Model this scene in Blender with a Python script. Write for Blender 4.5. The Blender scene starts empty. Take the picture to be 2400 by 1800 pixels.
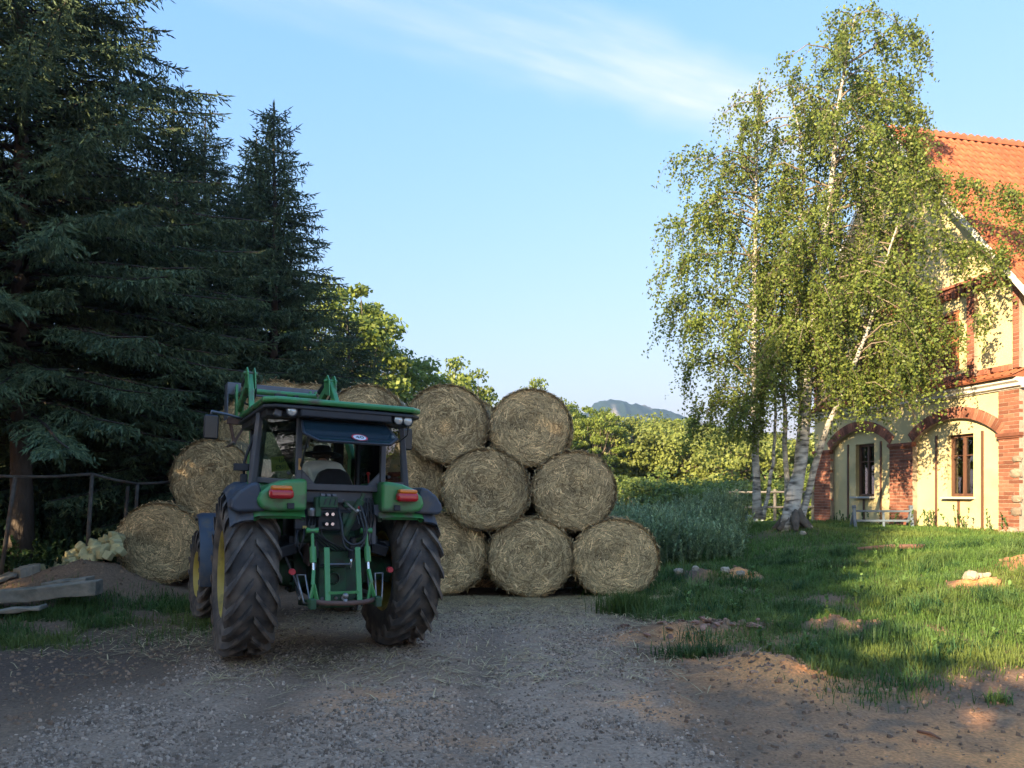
import bpy, math, random
import numpy as np
from mathutils import Vector, Matrix, Euler
S = bpy.context.scene
COL = S.collection
R = math.radians
random.seed(7)

# ---------------------------------------------------------------- camera
CAM_H, F_PX, HOR = 1.5, 1700.0, 1160.0
cd = bpy.data.cameras.new('camera')
cam = bpy.data.objects.new('camera', cd); COL.objects.link(cam)
cam.location = (0, 0, CAM_H); cam.rotation_euler = (R(90), 0, 0)
cd.sensor_width = 36.0; cd.lens = F_PX / 2400 * 36
cd.shift_y = (HOR - 900) / 2400
cd.clip_start = 0.1; cd.clip_end = 6000
S.camera = cam

# ---------------------------------------------------------------- sky and sun
SUN_AZ = Vector((-0.62, -0.78, 0)).normalized(); SUN_EL = R(17)
SUN_DIR = Vector((SUN_AZ.x * math.cos(SUN_EL), SUN_AZ.y * math.cos(SUN_EL), math.sin(SUN_EL)))
W = bpy.data.worlds.new('World'); S.world = W; W.use_nodes = True
wn = W.node_tree.nodes; wl = W.node_tree.links; wn.clear()
def wnode(t, **k):
    n = wn.new(t)
    for a, b in k.items(): setattr(n, a, b)
    return n
def wmath(op, a, b=None, c=None):
    n = wnode('ShaderNodeMath', operation=op)
    for i, q in enumerate((a, b, c)):
        if q is None: continue
        if isinstance(q, (int, float)): n.inputs[i].default_value = q
        else: wl.new(q, n.inputs[i])
    return n.outputs[0]
sky = wnode('ShaderNodeTexSky', sky_type='NISHITA', sun_disc=False)
sky.sun_elevation = SUN_EL; sky.sun_rotation = math.atan2(SUN_AZ.x, SUN_AZ.y)
sky.altitude = 400; sky.air_density = 1.0; sky.dust_density = 0.0; sky.ozone_density = 3.0
tc = wnode('ShaderNodeTexCoord'); sp = wnode('ShaderNodeSeparateXYZ'); wl.new(tc.outputs['Generated'], sp.inputs[0])
zc = wmath('MAXIMUM', sp.outputs[2], 0.03)
px = wmath('DIVIDE', sp.outputs[0], zc); py = wmath('DIVIDE', sp.outputs[1], zc)
al = wmath('ADD', wmath('MULTIPLY', px, 0.894), wmath('MULTIPLY', py, 0.447))
ac = wmath('ADD', wmath('MULTIPLY', px, -0.447), wmath('MULTIPLY', py, 0.894))
def wnoise(sx, sy, off, detail=6.0, rough=0.6):
    cb = wnode('ShaderNodeCombineXYZ')
    wl.new(wmath('MULTIPLY', al, sx), cb.inputs[0]); wl.new(wmath('MULTIPLY', ac, sy), cb.inputs[1]); cb.inputs[2].default_value = off
    n = wnode('ShaderNodeTexNoise'); n.inputs['Scale'].default_value = 1.0
    n.inputs['Detail'].default_value = detail; n.inputs['Roughness'].default_value = rough
    wl.new(cb.outputs[0], n.inputs['Vector']); return n.outputs[0]
def wramp(x, a, b):
    n = wnode('ShaderNodeMapRange', interpolation_type='SMOOTHSTEP'); n.inputs[1].default_value = a; n.inputs[2].default_value = b
    wl.new(x, n.inputs[0]); return n.outputs[0]
warp = wmath('MULTIPLY', wmath('SUBTRACT', wnoise(1.6, 2.0, 3.1, 3.0), 0.5), 0.34)
acw = wmath('ADD', ac, warp)
band = wramp(wmath('ABSOLUTE', wmath('SUBTRACT', acw, 1.43)), 0.20, 0.0)      # one cirrus streak drifting across the plane of the clouds
veil = wramp(wmath('ABSOLUTE', wmath('SUBTRACT', acw, 1.13)), 0.30, 0.0)
fib = wramp(wnoise(1.3, 7.0, 0.7, 8.0, 0.62), 0.30, 0.78)
soft = wramp(wnoise(0.9, 1.3, 5.2, 4.0, 0.5), 0.42, 0.75)
thick = wramp(al, 0.15, 1.5)
c1 = wmath('MULTIPLY', wmath('MULTIPLY', band, wmath('ADD', wmath('MULTIPLY', fib, 0.7), 0.16)), wmath('ADD', wmath('MULTIPLY', thick, 0.75), 0.45))
c2 = wmath('MULTIPLY', wmath('MULTIPLY', veil, soft), wmath('MULTIPLY', wramp(al, 0.9, 2.1), 0.75))
cm = wmath('MINIMUM', wmath('ADD', c1, c2), 0.8)
mx = wnode('ShaderNodeMix', data_type='RGBA'); wl.new(cm, mx.inputs[0]); 
# camera response to the sky: one power curve per channel over the whole dome
ssp = wnode('ShaderNodeSeparateColor'); wl.new(sky.outputs[0], ssp.inputs[0]); scb = wnode('ShaderNodeCombineColor')
for i_, (k_, g_) in enumerate(((0.43, 0.80), (0.55, 0.48), (1.03, 0.14))):
    wl.new(wmath('MULTIPLY', wmath('POWER', ssp.outputs[i_], g_), k_), scb.inputs[i_])
wl.new(scb.outputs[0], mx.inputs[6])
mx.inputs[7].default_value = (1.05, 1.07, 1.14, 1)
bg = wnode('ShaderNodeBackground'); bg.inputs['Strength'].default_value = 0.15; wl.new(mx.outputs[2], bg.inputs['Color'])
wo = wnode('ShaderNodeOutputWorld'); wl.new(bg.outputs[0], wo.inputs['Surface'])

sl = bpy.data.lights.new('sun', 'SUN'); sl.energy = 2.4; sl.angle = R(0.5); sl.color = (1.0, 0.79, 0.50)
sun = bpy.data.objects.new('sun', sl); COL.objects.link(sun)
sun.rotation_euler = SUN_DIR.to_track_quat('Z', 'Y').to_euler(); sun.location = (-20, -20, 30)

S.view_settings.view_transform = 'Standard'; S.view_settings.look = 'None'
S.view_settings.exposure = 2.9; S.view_settings.gamma = 1.0; S.view_settings.use_curve_mapping = False
S.render.engine = 'CYCLES'
S.cycles.max_bounces = 7; S.cycles.diffuse_bounces = 4; S.cycles.glossy_bounces = 3; S.cycles.transmission_bounces = 6
S.cycles.transparent_max_bounces = 12; S.cycles.volume_bounces = 0
S.cycles.use_denoising = True; S.cycles.caustics_reflective = False; S.cycles.caustics_refractive = False
S.cycles.sample_clamp_indirect = 6.0

def at(u, v, Y):
    """world point on the sight line of a photograph pixel at depth Y"""
    return Vector(((u - 1200) / F_PX * Y, Y, CAM_H - (v - HOR) / F_PX * Y))

# ---------------------------------------------------------------- materials
MATS = {}
def M(name, color, rough=0.6, metal=0.0, var=0.0, vscale=6.0, bump=0.0, bscale=20.0, dirt=None, vcol=False,
      transl=0.0, rnd=0.0, spec=0.5, stretch=None, coat=0.0, detail=6.0):
    """procedural principled material: noise variation, optional dirt layer, bump, per-vertex tint, per-object variation, leaf translucency"""
    if name in MATS: return MATS[name]
    m = bpy.data.materials.new(name); m.use_nodes = True
    nt = m.node_tree; N = nt.nodes; L = nt.links
    b = N['Principled BSDF']; out = N['Material Output']
    b.inputs['Roughness'].default_value = rough; b.inputs['Metallic'].default_value = metal
    b.inputs['Specular IOR Level'].default_value = spec; b.inputs['Coat Weight'].default_value = coat
    co = N.new('ShaderNodeTexCoord'); vec = co.outputs['Object']
    if stretch:
        mp = N.new('ShaderNodeMapping'); mp.inputs['Scale'].default_value = stretch; L.new(vec, mp.inputs[0]); vec = mp.outputs[0]
    def noise(sc, off=0.0, dt=detail):
        n = N.new('ShaderNodeTexNoise'); n.noise_dimensions = '4D'; n.inputs['W'].default_value = off
        n.inputs['Scale'].default_value = sc; n.inputs['Detail'].default_value = dt; L.new(vec, n.inputs['Vector']); return n.outputs[0]
    def mix(fac, a, bb, blend='MIX'):
        n = N.new('ShaderNodeMix'); n.data_type = 'RGBA'; n.blend_type = blend
        for i, q in ((0, fac), (6, a), (7, bb)):
            if isinstance(q, (tuple, list)): n.inputs[i].default_value = (*q[:3], 1)
            elif isinstance(q, (int, float)): n.inputs[i].default_value = q
            else: L.new(q, n.inputs[i])
        return n.outputs[2]
    def rng(x, a, bb, c=0.0, d=1.0):
        n = N.new('ShaderNodeMapRange'); n.inputs[1].default_value = a; n.inputs[2].default_value = bb
        n.inputs[3].default_value = c; n.inputs[4].default_value = d; L.new(x, n.inputs[0]); return n.outputs[0]
    c = tuple(color)
    if vcol:
        at_ = N.new('ShaderNodeAttribute'); at_.attribute_name = 'col'; c = at_.outputs['Color']
    if var:
        g = rng(noise(vscale), 0.3, 0.7, 1 - var, 1 + var)
        cb = N.new('ShaderNodeCombineColor'); [L.new(g, cb.inputs[i]) for i in range(3)]
        c = mix(1.0, c, cb.outputs[0], 'MULTIPLY')
    if rnd:
        oi = N.new('ShaderNodeObjectInfo'); g = rng(oi.outputs['Random'], 0, 1, 1 - rnd, 1 + rnd)
        cb = N.new('ShaderNodeCombineColor'); [L.new(g, cb.inputs[i]) for i in range(3)]
        c = mix(1.0, c, cb.outputs[0], 'MULTIPLY')
    if dirt:
        dc, amt, ds = dirt
        d = rng(noise(ds, 4.0, 8.0), 0.62 - 0.35 * amt, 0.72 - 0.1 * amt)
        c = mix(d, c, dc)
        rr = rng(d, 0, 1, rough, 0.9); L.new(rr, b.inputs['Roughness'])
    if isinstance(c, tuple): b.inputs['Base Color'].default_value = (*c[:3], 1)
    else: L.new(c, b.inputs['Base Color'])
    if bump:
        bp = N.new('ShaderNodeBump'); bp.inputs['Strength'].default_value = 1.0; bp.inputs['Distance'].default_value = bump
        L.new(noise(bscale, 9.0, 8.0), bp.inputs['Height']); L.new(bp.outputs[0], b.inputs['Normal'])
    if transl:
        t = N.new('ShaderNodeBsdfTranslucent'); ms = N.new('ShaderNodeMixShader'); ms.inputs[0].default_value = transl
        if isinstance(c, tuple): t.inputs[0].default_value = (*c[:3], 1)
        else: L.new(c, t.inputs[0])
        L.new(b.outputs[0], ms.inputs[1]); L.new(t.outputs[0], ms.inputs[2]); L.new(ms.outputs[0], out.inputs['Surface'])
    MATS[name] = m; return m

def glass_mat(name, tint, rough=0.02, alpha=0.75):
    """thin window glass: mostly clear, Fresnel reflection on top"""
    if name in MATS: return MATS[name]
    m = bpy.data.materials.new(name); m.use_nodes = True
    N = m.node_tree.nodes; L = m.node_tree.links; N.remove(N['Principled BSDF'])
    g = N.new('ShaderNodeBsdfGlossy'); g.inputs['Roughness'].default_value = rough
    t = N.new('ShaderNodeBsdfTransparent'); t.inputs[0].default_value = (*tint, 1)
    fr = N.new('ShaderNodeFresnel'); fr.inputs[0].default_value = 1.55
    mu = N.new('ShaderNodeMath'); mu.operation = 'MULTIPLY_ADD'; mu.inputs[1].default_value = 1.5; mu.inputs[2].default_value = 1 - alpha - 0.2
    L.new(fr.outputs[0], mu.inputs[0])
    ms = N.new('ShaderNodeMixShader'); L.new(mu.outputs[0], ms.inputs[0]); L.new(t.outputs[0], ms.inputs[1]); L.new(g.outputs[0], ms.inputs[2])
    L.new(ms.outputs[0], N['Material Output'].inputs['Surface']); MATS[name] = m; return m

# ---------------------------------------------------------------- building helpers
def link(name, data, parent=None, mat=None):
    o = bpy.data.objects.new(name, data); COL.objects.link(o)
    if parent: o.parent = parent
    if mat is not None and data is not None: data.materials.append(mat)
    return o
def tag(o, label=None, cat=None, group=None, kind=None):
    if label: o['label'] = label
    if cat: o['category'] = cat
    if group: o['group'] = group
    if kind: o['kind'] = kind
    return o
def empty(name, loc=(0, 0, 0), rz=0.0):
    o = bpy.data.objects.new(name, None); COL.objects.link(o); o.location = loc; o.rotation_euler = (0, 0, rz); o.empty_display_size = 0.2
    return o
def copy_obj(o, parent=None):
    c = o.copy(); COL.objects.link(c); c.parent = parent; return c

class MB:
    def __init__(s): s.v = []; s.f = []
    def add(s, vs, fs, mtx=None):
        o = len(s.v)
        s.v += [tuple(mtx @ Vector(p)) if mtx else tuple(p) for p in vs]
        s.f += [tuple(i + o for i in f) for f in fs]; return s
    def box(s, c, d, rot=None):
        x, y, z = d[0] / 2, d[1] / 2, d[2] / 2
        vs = [(-x, -y, -z), (x, -y, -z), (x, y, -z), (-x, y, -z), (-x, -y, z), (x, -y, z), (x, y, z), (-x, y, z)]
        fs = [(0, 3, 2, 1), (4, 5, 6, 7), (0, 1, 5, 4), (1, 2, 6, 5), (2, 3, 7, 6), (3, 0, 4, 7)]
        m = Matrix.Translation(c) @ (Euler(rot).to_matrix().to_4x4() if rot else Matrix())
        return s.add(vs, fs, m)
    def bar(s, a, b, w, d, up=(0, 0, 1)):
        """rectangular bar from a to b: w across, d along up"""
        a = Vector(a); b = Vector(b); z = (b - a); l = z.length; z.normalize(); u = Vector(up)
        x = u.cross(z)
        if x.length < 1e-4: x = Vector((1, 0, 0)).cross(z)
        x.normalize(); y = z.cross(x)
        vs = [a + x * (i * w / 2) + y * (j * d / 2) for i, j in ((-1, -1), (1, -1), (1, 1), (-1, 1))] + \
             [b + x * (i * w / 2) + y * (j * d / 2) for i, j in ((-1, -1), (1, -1), (1, 1), (-1, 1))]
        return s.add(vs, [(0, 3, 2, 1), (4, 5, 6, 7), (0, 1, 5, 4), (1, 2, 6, 5), (2, 3, 7, 6), (3, 0, 4, 7)])
    def tube(s, pts, r, n=8, caps=True):
        pts = [Vector(p) for p in pts]; k = len(pts)
        rs = r if isinstance(r, (list, tuple)) else [r] * k
        o = len(s.v); ref = None
        for i, p in enumerate(pts):
            t = (pts[min(i + 1, k - 1)] - pts[max(i - 1, 0)])
            t = t.normalized() if t.length > 1e-9 else Vector((0, 0, 1))
            if ref is None: ref = Vector((0, 0, 1)) if abs(t.z) < 0.9 else Vector((1, 0, 0))
            x = ref - t * ref.dot(t); x.normalize(); ref = x; y = t.cross(x)
            for j in range(n):
                a = 2 * math.pi * j / n; s.v.append(tuple(p + (x * math.cos(a) + y * math.sin(a)) * rs[i]))
        for i in range(k - 1):
            for j in range(n):
                a = o + i * n + j; b = o + i * n + (j + 1) % n; s.f.append((a, b, b + n, a + n))
        if caps: s.f.append(tuple(o + j for j in reversed(range(n)))); s.f.append(tuple(o + (k - 1) * n + j for j in range(n)))
        return s
    def cyl(s, a, b, r, r2=None, n=14): return s.tube([a, b], [r, r if r2 is None else r2], n)
    def lathe(s, prof, c=(0, 0, 0), axis='x', n=32, a0=0.0, a1=2 * math.pi):
        """profile [(offset along axis, radius)] turned about an axis through c"""
        o = len(s.v); full = abs(a1 - a0 - 2 * math.pi) < 1e-6; m = n if full else n + 1; k = len(prof)
        for j in range(m):
            a = a0 + (a1 - a0) * j / n; ca, sa = math.cos(a), math.sin(a)
            for (h, r) in prof:
                p = {'x': (h, r * ca, r * sa), 'y': (r * sa, h, r * ca), 'z': (r * ca, r * sa, h)}[axis]
                s.v.append((c[0] + p[0], c[1] + p[1], c[2] + p[2]))
        for j in range(n):
            j2 = (j + 1) % m
            for i in range(k - 1): s.f.append((o + j * k + i, o + j * k + i + 1, o + j2 * k + i + 1, o + j2 * k + i))
        return s
    def prism(s, poly, axis, a, b):
        """2-D polygon extruded along an axis from a to b; the other two axes in x,y,z order"""
        o = len(s.v); n = len(poly)
        for h in (a, b):
            for (p, q) in poly: s.v.append({'x': (h, p, q), 'y': (p, h, q), 'z': (p, q, h)}[axis])
        s.f.append(tuple(o + i for i in range(n))); s.f.append(tuple(o + n + i for i in reversed(range(n))))
        for i in range(n): j = (i + 1) % n; s.f.append((o + i, o + n + i, o + n + j, o + j))
        return s
    def sphere(s, c, r, n=12, k=8):
        r = r if isinstance(r, (tuple, list)) else (r, r, r); o = len(s.v)
        for i in range(1, k):
            t = math.pi * i / k
            for j in range(n):
                a = 2 * math.pi * j / n
                s.v.append((c[0] + r[0] * math.sin(t) * math.cos(a), c[1] + r[1] * math.sin(t) * math.sin(a), c[2] + r[2] * math.cos(t)))
        s.v.append((c[0], c[1], c[2] + r[2])); s.v.append((c[0], c[1], c[2] - r[2])); T = o + (k - 1) * n
        for i in range(k - 2):
            for j in range(n): a = o + i * n + j; b = o + i * n + (j + 1) % n; s.f.append((a, a + n, b + n, b))
        for j in range(n):
            s.f.append((T, o + j, o + (j + 1) % n)); s.f.append((T + 1, o + (k - 2) * n + (j + 1) % n, o + (k - 2) * n + j))
        return s
    def mesh(s, name='mesh', smooth=False):
        me = bpy.data.meshes.new(name); me.from_pydata(s.v, [], s.f); me.validate()
        import bmesh
        bm = bmesh.new(); bm.from_mesh(me); bmesh.ops.recalc_face_normals(bm, faces=bm.faces); bm.to_mesh(me); bm.free()
        if smooth: me.polygons.foreach_set('use_smooth', [True] * len(me.polygons))
        return me
    def build(s, name, mat, parent=None, smooth=False, bevel=0.0, seg=2, auto=False):
        me = s.mesh(name, smooth or auto); o = link(name, me, parent, mat)
        if auto: me.set_sharp_from_angle(angle=R(38))
        if bevel:
            b = o.modifiers.new('edge', 'BEVEL'); b.width = bevel; b.segments = seg; b.limit_method = 'ANGLE'; b.angle_limit = R(40)
        return o

def bulk(name, V, F, mat, parent=None, col=None, smooth=False):
    """numpy arrays straight into one mesh; F is (n,k); col is per vertex"""
    V = np.asarray(V, np.float32); F = np.asarray(F, np.int32); k = F.shape[1]
    me = bpy.data.meshes.new(name)
    me.vertices.add(len(V)); me.vertices.foreach_set('co', V.ravel())
    me.loops.add(F.size); me.loops.foreach_set('vertex_index', F.ravel())
    me.polygons.add(len(F)); me.polygons.foreach_set('loop_start', np.arange(0, F.size, k, dtype=np.int32))
    if smooth: me.polygons.foreach_set('use_smooth', np.ones(len(F), bool))
    if col is not None:
        c = np.ones((len(V), 4), np.float32); c[:, :3] = col
        a = me.attributes.new('col', 'FLOAT_COLOR', 'POINT'); a.data.foreach_set('color', c.ravel())
    me.update(calc_edges=True)
    return link(name, me, parent, mat)

_tab = np.random.default_rng(11).random((256, 256))
def vn(x, y, sc, seed=0):
    x = np.asarray(x) * sc + seed * 17.31; y = np.asarray(y) * sc + seed * 9.73
    xi = np.floor(x).astype(int); yi = np.floor(y).astype(int); fx = x - xi; fy = y - yi
    fx = fx * fx * (3 - 2 * fx); fy = fy * fy * (3 - 2 * fy); g = lambda a, b: _tab[a & 255, b & 255]
    return (g(xi, yi) * (1 - fx) + g(xi + 1, yi) * fx) * (1 - fy) + (g(xi, yi + 1) * (1 - fx) + g(xi + 1, yi + 1) * fx) * fy
def fbm(x, y, sc, seed=0, o=4):
    s = 0.0; a = 0.5
    for i in range(o): s = s + a * vn(x, y, sc * 2 ** i, seed + i); a *= 0.5
    return s / (1 - 0.5 ** o)
def sstep(x, a, b):
    t = np.clip((np.asarray(x, float) - a) / (b - a), 0, 1); return t * t * (3 - 2 * t)
def unit(v): return v / np.maximum(np.linalg.norm(v, axis=-1, keepdims=True), 1e-9)
# ---------------------------------------------------------------- terrain
BUMPS = [  # x, y, radius x, radius y, height
    (2.15, 6.05, 0.45, 0.65, 0.12), (2.1, 7.9, 0.75, 0.28, 0.09), (3.5, 7.7, 0.40, 0.25, 0.10), (5.75, 9.0, 0.40, 0.28, 0.09),
    (2.75, 11.0, 0.45, 0.40, 0.22), (3.45, 10.9, 0.4, 0.5, 0.14), (7.0, 9.6, 0.6, 0.7, 0.22), (-5.75, 9.9, 0.75, 0.6, 0.38),
    (6.1, 15.6, 0.9, 0.7, 0.16), (3.9, 5.6, 1.0, 0.5, 0.06)]
def ground_h(x, y):
    x = np.asarray(x, float); y = np.asarray(y, float)
    yy = np.clip(y, -5, 40)
    r = 0.70 * sstep((x - 1.6) * 0.09 + (yy - 6) * 0.045, 0.02, 1.0) * sstep(x, 0.4, 2.6)
    l = 0.42 * sstep(-x, 3.2, 7.4) * sstep(yy, 7.0, 11.0)
    h = r + l
    h = h + 0.05 * (fbm(x, y, 0.6, 3, 3) - 0.5) * (0.35 + sstep(np.abs(x + 0.8), 1.5, 3.5))
    for bx, by, rx, ry, hh in BUMPS:
        h = h + hh * np.exp(-((x - bx) / rx) ** 2 - ((y - by) / ry) ** 2)
    hb = sum(np.exp(-((x - q[0]) / q[2]) ** 2 * .6 - ((y - q[1]) / q[3]) ** 2 * .6) for q in BUMPS[:8])
    h = h + (0.13 * (fbm(x, y, 4.5, 18, 3) - 0.5) + 0.06 * (vn(x, y, 12, 19) - 0.5)) * np.clip(hb, 0, 1)
    h = h + 0.012 * (fbm(x, y, 5.0, 8, 3) - 0.5) * sstep(np.hypot(x, y), 60, 20)
    h = h - 1.0 * sstep(y, 22, 34) - 3.0 * sstep(np.hypot(x, y), 60, 400)
    h = h - 0.03 * (np.exp(-((x + 0.2) / 0.22) ** 2) + np.exp(-((x + 1.75) / 0.25) ** 2)) * sstep(-y, -10, -7)
    return h
def gz(x, y): return float(ground_h(np.array([x]), np.array([y]))[0])

def zone_masks(x, y):
    n1 = fbm(x, y, 0.9, 21, 4); n2 = fbm(x, y, 2.6, 22, 4); n3 = fbm(x, y, 0.35, 23, 3)
    xr = 1.05 + 0.7 * (n1 - 0.5) + 0.25 * sstep(-y, -5.5, -3.0)
    xl = -2.7 + 1.1 * (n1 - 0.5) - 0.25 * (7 - np.clip(y, 2, 9)) * 0.2
    gravel = sstep(x, xl - 0.25, xl + 0.45) * sstep(-x, -xr - 0.35, -xr + 0.35) * sstep(-y, -11.5, -9.4)
    edge = np.clip(2.15 - 0.30 * (y - 7.2), 1.15, 2.3)
    gr = sstep(x, edge - 0.35, edge + 0.55) * sstep(y + 2.2 * (n1 - 0.5) + 0.25 * (x - 3), 4.9, 6.3)
    gr = gr * sstep(n2 + 0.5 * n1, 0.40, 0.72)
    bare = np.zeros_like(gr)
    for bx, by, rx, ry, hh in BUMPS[:8]:
        bare = np.maximum(bare, np.exp(-((x - bx) / rx) ** 2 * 0.9 - ((y - by) / ry) ** 2 * 0.9))
    n4 = fbm(x, y, 7.0, 27, 3); gr = gr * (1 - sstep(bare + 0.55 * (n2 - 0.5) + 0.9 * (n4 - 0.5), 0.38, 0.8))
    gl = np.maximum(sstep(-x, 4.0, 4.9) * sstep(y, 6.6, 7.3) * sstep(-y, -9.6, -8.9),
                    np.exp(-((x + 4.25) / 0.5) ** 2 - ((y - 9.3) / 0.45) ** 2) * 1.3)
    gl = np.maximum(gl, 0.35 * np.exp(-((x + 3.7) / 0.9) ** 2 - ((y - 8.2) / 0.6) ** 2))
    gl = gl * sstep(n2, 0.3, 0.55)
    far = sstep(y, 11.8, 13.5) * sstep(x, -3.0, 0.5)
    grass = np.clip(np.maximum(np.maximum(gr, gl), far), 0, 1)
    sand = np.zeros_like(gr)
    for bx, by, rx, ry, a in [(2.2, 5.95, 0.6, 0.75, 1.25), (5.75, 9.0, 0.45, 0.3, 0.9), (3.4, 10.9, 0.5, 0.35, 0.8), (7.1, 9.7, 0.7, 0.7, 0.75),
                              (2.0, 7.5, 0.9, 0.35, 0.8), (-0.95, 5.2, 0.5, 0.5, 0.42), (0.95, 5.1, 0.35, 0.45, 0.55), (3.0, 4.1, 1.1, 0.8, 0.85), (1.65, 6.9, 0.3, 0.4, .4), (-0.3, 4.4, 0.6, 0.25, 0.22)]:
        sand = np.maximum(sand, a * np.exp(-((x - bx) / rx) ** 2 - ((y - by) / ry) ** 2))
    sand = np.clip(sand * (0.75 + 1.0 * n2) - 0.45 * sstep(n4, 0.45, 0.7), 0, 1)
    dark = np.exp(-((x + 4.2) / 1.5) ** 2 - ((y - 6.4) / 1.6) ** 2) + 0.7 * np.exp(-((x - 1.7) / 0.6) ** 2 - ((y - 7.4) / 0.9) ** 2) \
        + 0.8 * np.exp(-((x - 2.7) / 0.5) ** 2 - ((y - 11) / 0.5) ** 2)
    return gravel, grass, sand, np.clip(dark, 0, 1), n1, n2, n3

def axis_vals(a, b, st, lo, hi, g=1.16):
    v = list(np.arange(a, b + 1e-6, st)); s = st
    while v[-1] < hi: s *= g; v.append(v[-1] + s)
    s = st
    while v[0] > lo: s *= g; v.insert(0, v[0] - s)
    return np.array(v)
gx = axis_vals(-9, 12.5, 0.075, -1600, 3000); gy = axis_vals(2.6, 15, 0.065, -300, 4000, 1.13)
GX, GY = np.meshgrid(gx, gy); nx, ny = len(gx), len(gy)
gxf, gyf = GX.ravel(), GY.ravel(); gzf = ground_h(gxf, gyf)
gm, gg, gs, gd, n1, n2, n3 = zone_masks(gxf, gyf)
# fine relief of stones and clods
gzf = gzf + (0.016 * (vn(gxf, gyf, 11, 5) - 0.5) + 0.012 * (vn(gxf, gyf, 21, 6) - 0.5)) * sstep(np.hypot(gxf, gyf), 16, 9)
mixc = lambda a, b, t: a * (1 - t[:, None]) + np.array(b) * t[:, None]
soil = np.tile(np.array([0.25, 0.152, 0.092]), (len(gxf), 1)) * (0.65 + 0.7 * n2)[:, None]
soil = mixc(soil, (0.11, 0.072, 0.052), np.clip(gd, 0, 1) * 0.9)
soil = mixc(soil, (0.40, 0.262, 0.175), gm * (0.55 + 0.45 * sstep(n1 + 0.6 * n2, 0.5, 0.95)))
trk = (np.exp(-((gxf + 0.25) / 0.2) ** 2) + np.exp(-((gxf + 1.75) / 0.22) ** 2)) * gm * sstep(-gyf, -10, -7) * (0.4 + 0.6 * n2)
soil = mixc(soil, (0.17, 0.11, 0.075), np.clip(trk, 0, 1) * 0.75)
soil = mixc(soil, (0.44, 0.325, 0.18), np.clip(gm * sstep(gyf, 7.6, 9.4) * sstep(n2, 0.35, 0.7), 0, 0.6))   # trodden straw before the bales
soil = mixc(soil, (0.78, 0.33, 0.12), gs)
soil = mixc(soil, (0.070, 0.085, 0.030), gg * 0.75)
soil = mixc(soil, (0.085, 0.110, 0.030), sstep(gyf, 15, 30) * 0.8)
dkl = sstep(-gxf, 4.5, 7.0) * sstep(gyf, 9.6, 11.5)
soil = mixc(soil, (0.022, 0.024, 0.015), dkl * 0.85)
idx = np.arange(nx * ny).reshape(ny, nx)
Fq = np.stack([idx[:-1, :-1], idx[:-1, 1:], idx[1:, 1:], idx[1:, :-1]], -1).reshape(-1, 4)
mg = M('ground_soil', (0.1, 0.1, 0.1), rough=0.95, vcol=True, var=0.32, vscale=42, bump=0.014, bscale=55, spec=0.2, detail=8)
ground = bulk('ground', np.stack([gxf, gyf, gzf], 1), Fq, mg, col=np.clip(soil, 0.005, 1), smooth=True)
tag(ground, kind='structure')

# ---------------------------------------------------------------- distant hill
hu = np.array([1250, 1335, 1352, 1375, 1400, 1425, 1460, 1500, 1550, 1600, 1650, 1700, 1760, 1850, 2000, 2300, 2600])
hv = np.array([1160, 1080, 1000, 960, 940, 934, 938, 948, 958, 970, 986, 1000, 1012, 1030, 1055, 1085, 1160])
hx = np.linspace(20, 760, 330); hy = np.linspace(700, 1300, 70); HX, HY = np.meshgrid(hx, hy)
crest = np.interp(HX, (hu - 1200) / F_PX * 900, (HOR - hv) / F_PX * 900)
prof = np.where(HY < 900, sstep(HY, 690, 900), 1 - 0.9 * sstep(HY, 940, 1300))
HZ = crest * prof + (9 * (fbm(HX, HY, 0.045, 31, 4) - 0.5) + 5.5 * (vn(HX, HY, 0.16, 35) - 0.4)) * np.clip(crest / 40, 0, 1) - 2
rock = sstep(fbm(HX * 1.0, HY * 0.35, 0.035, 33, 4), 0.60, 0.70)
hc = np.array([0.030, 0.048, 0.026]) * (0.7 + 0.6 * vn(HX, HY, 0.2, 36)).ravel()[:, None]
hc = hc * (1 - rock.ravel()[:, None]) + np.array([0.30, 0.27, 0.23]) * rock.ravel()[:, None]
ii = np.arange(HX.size).reshape(HX.shape)
hill = bulk('hill', np.stack([HX.ravel(), HY.ravel(), HZ.ravel()], 1), np.stack([ii[:-1, :-1], ii[:-1, 1:], ii[1:, 1:], ii[1:, :-1]], -1).reshape(-1, 4),
            M('hill_woods', (0.03, 0.05, 0.03), rough=0.95, vcol=True, var=0.35, vscale=0.25, spec=0.1), col=hc)
tag(hill, kind='structure')

# ---------------------------------------------------------------- blades, chips, straw
def blades(P, L, w, lean, az, c0, c1):
    """bent two-segment blades; c0 base colour, c1 tip colour (n,3)"""
    n = len(P); d = np.stack([np.cos(az), np.sin(az), np.zeros(n)], 1); s = np.stack([-np.sin(az), np.cos(az), np.zeros(n)], 1)
    up = np.array([0, 0, 1.0])
    m = P + d * (L * lean * 0.35)[:, None] + up * (L * 0.55 * np.sqrt(np.clip(1 - (0.5 * lean) ** 2, 0.1, 1)))[:, None]
    t = P + d * (L * lean)[:, None] + up * (L * np.sqrt(np.clip(1 - lean ** 2, 0.02, 1)))[:, None]
    hw = (w / 2)[:, None]
    V = np.stack([P - s * hw, P + s * hw, m - s * hw * 0.8, m + s * hw * 0.8, t], 1).reshape(-1, 3)
    b = (np.arange(n) * 5)[:, None]
    F = np.concatenate([b + [0, 1, 3], b + [0, 3, 2], b + [2, 3, 4]], 1).reshape(-1, 3)
    C = np.stack([c0, c0, (c0 + c1) / 2, (c0 + c1) / 2, c1], 1).reshape(-1, 3)
    return V, F, C
rg = np.random.default_rng(5)
def tint(n, a, b, j=0.15):
    t = rg.random((n, 1)); return (np.array(a) * (1 - t) + np.array(b) * t) * (1 + j * (rg.random((n, 1)) - 0.5) * 2)
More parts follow.
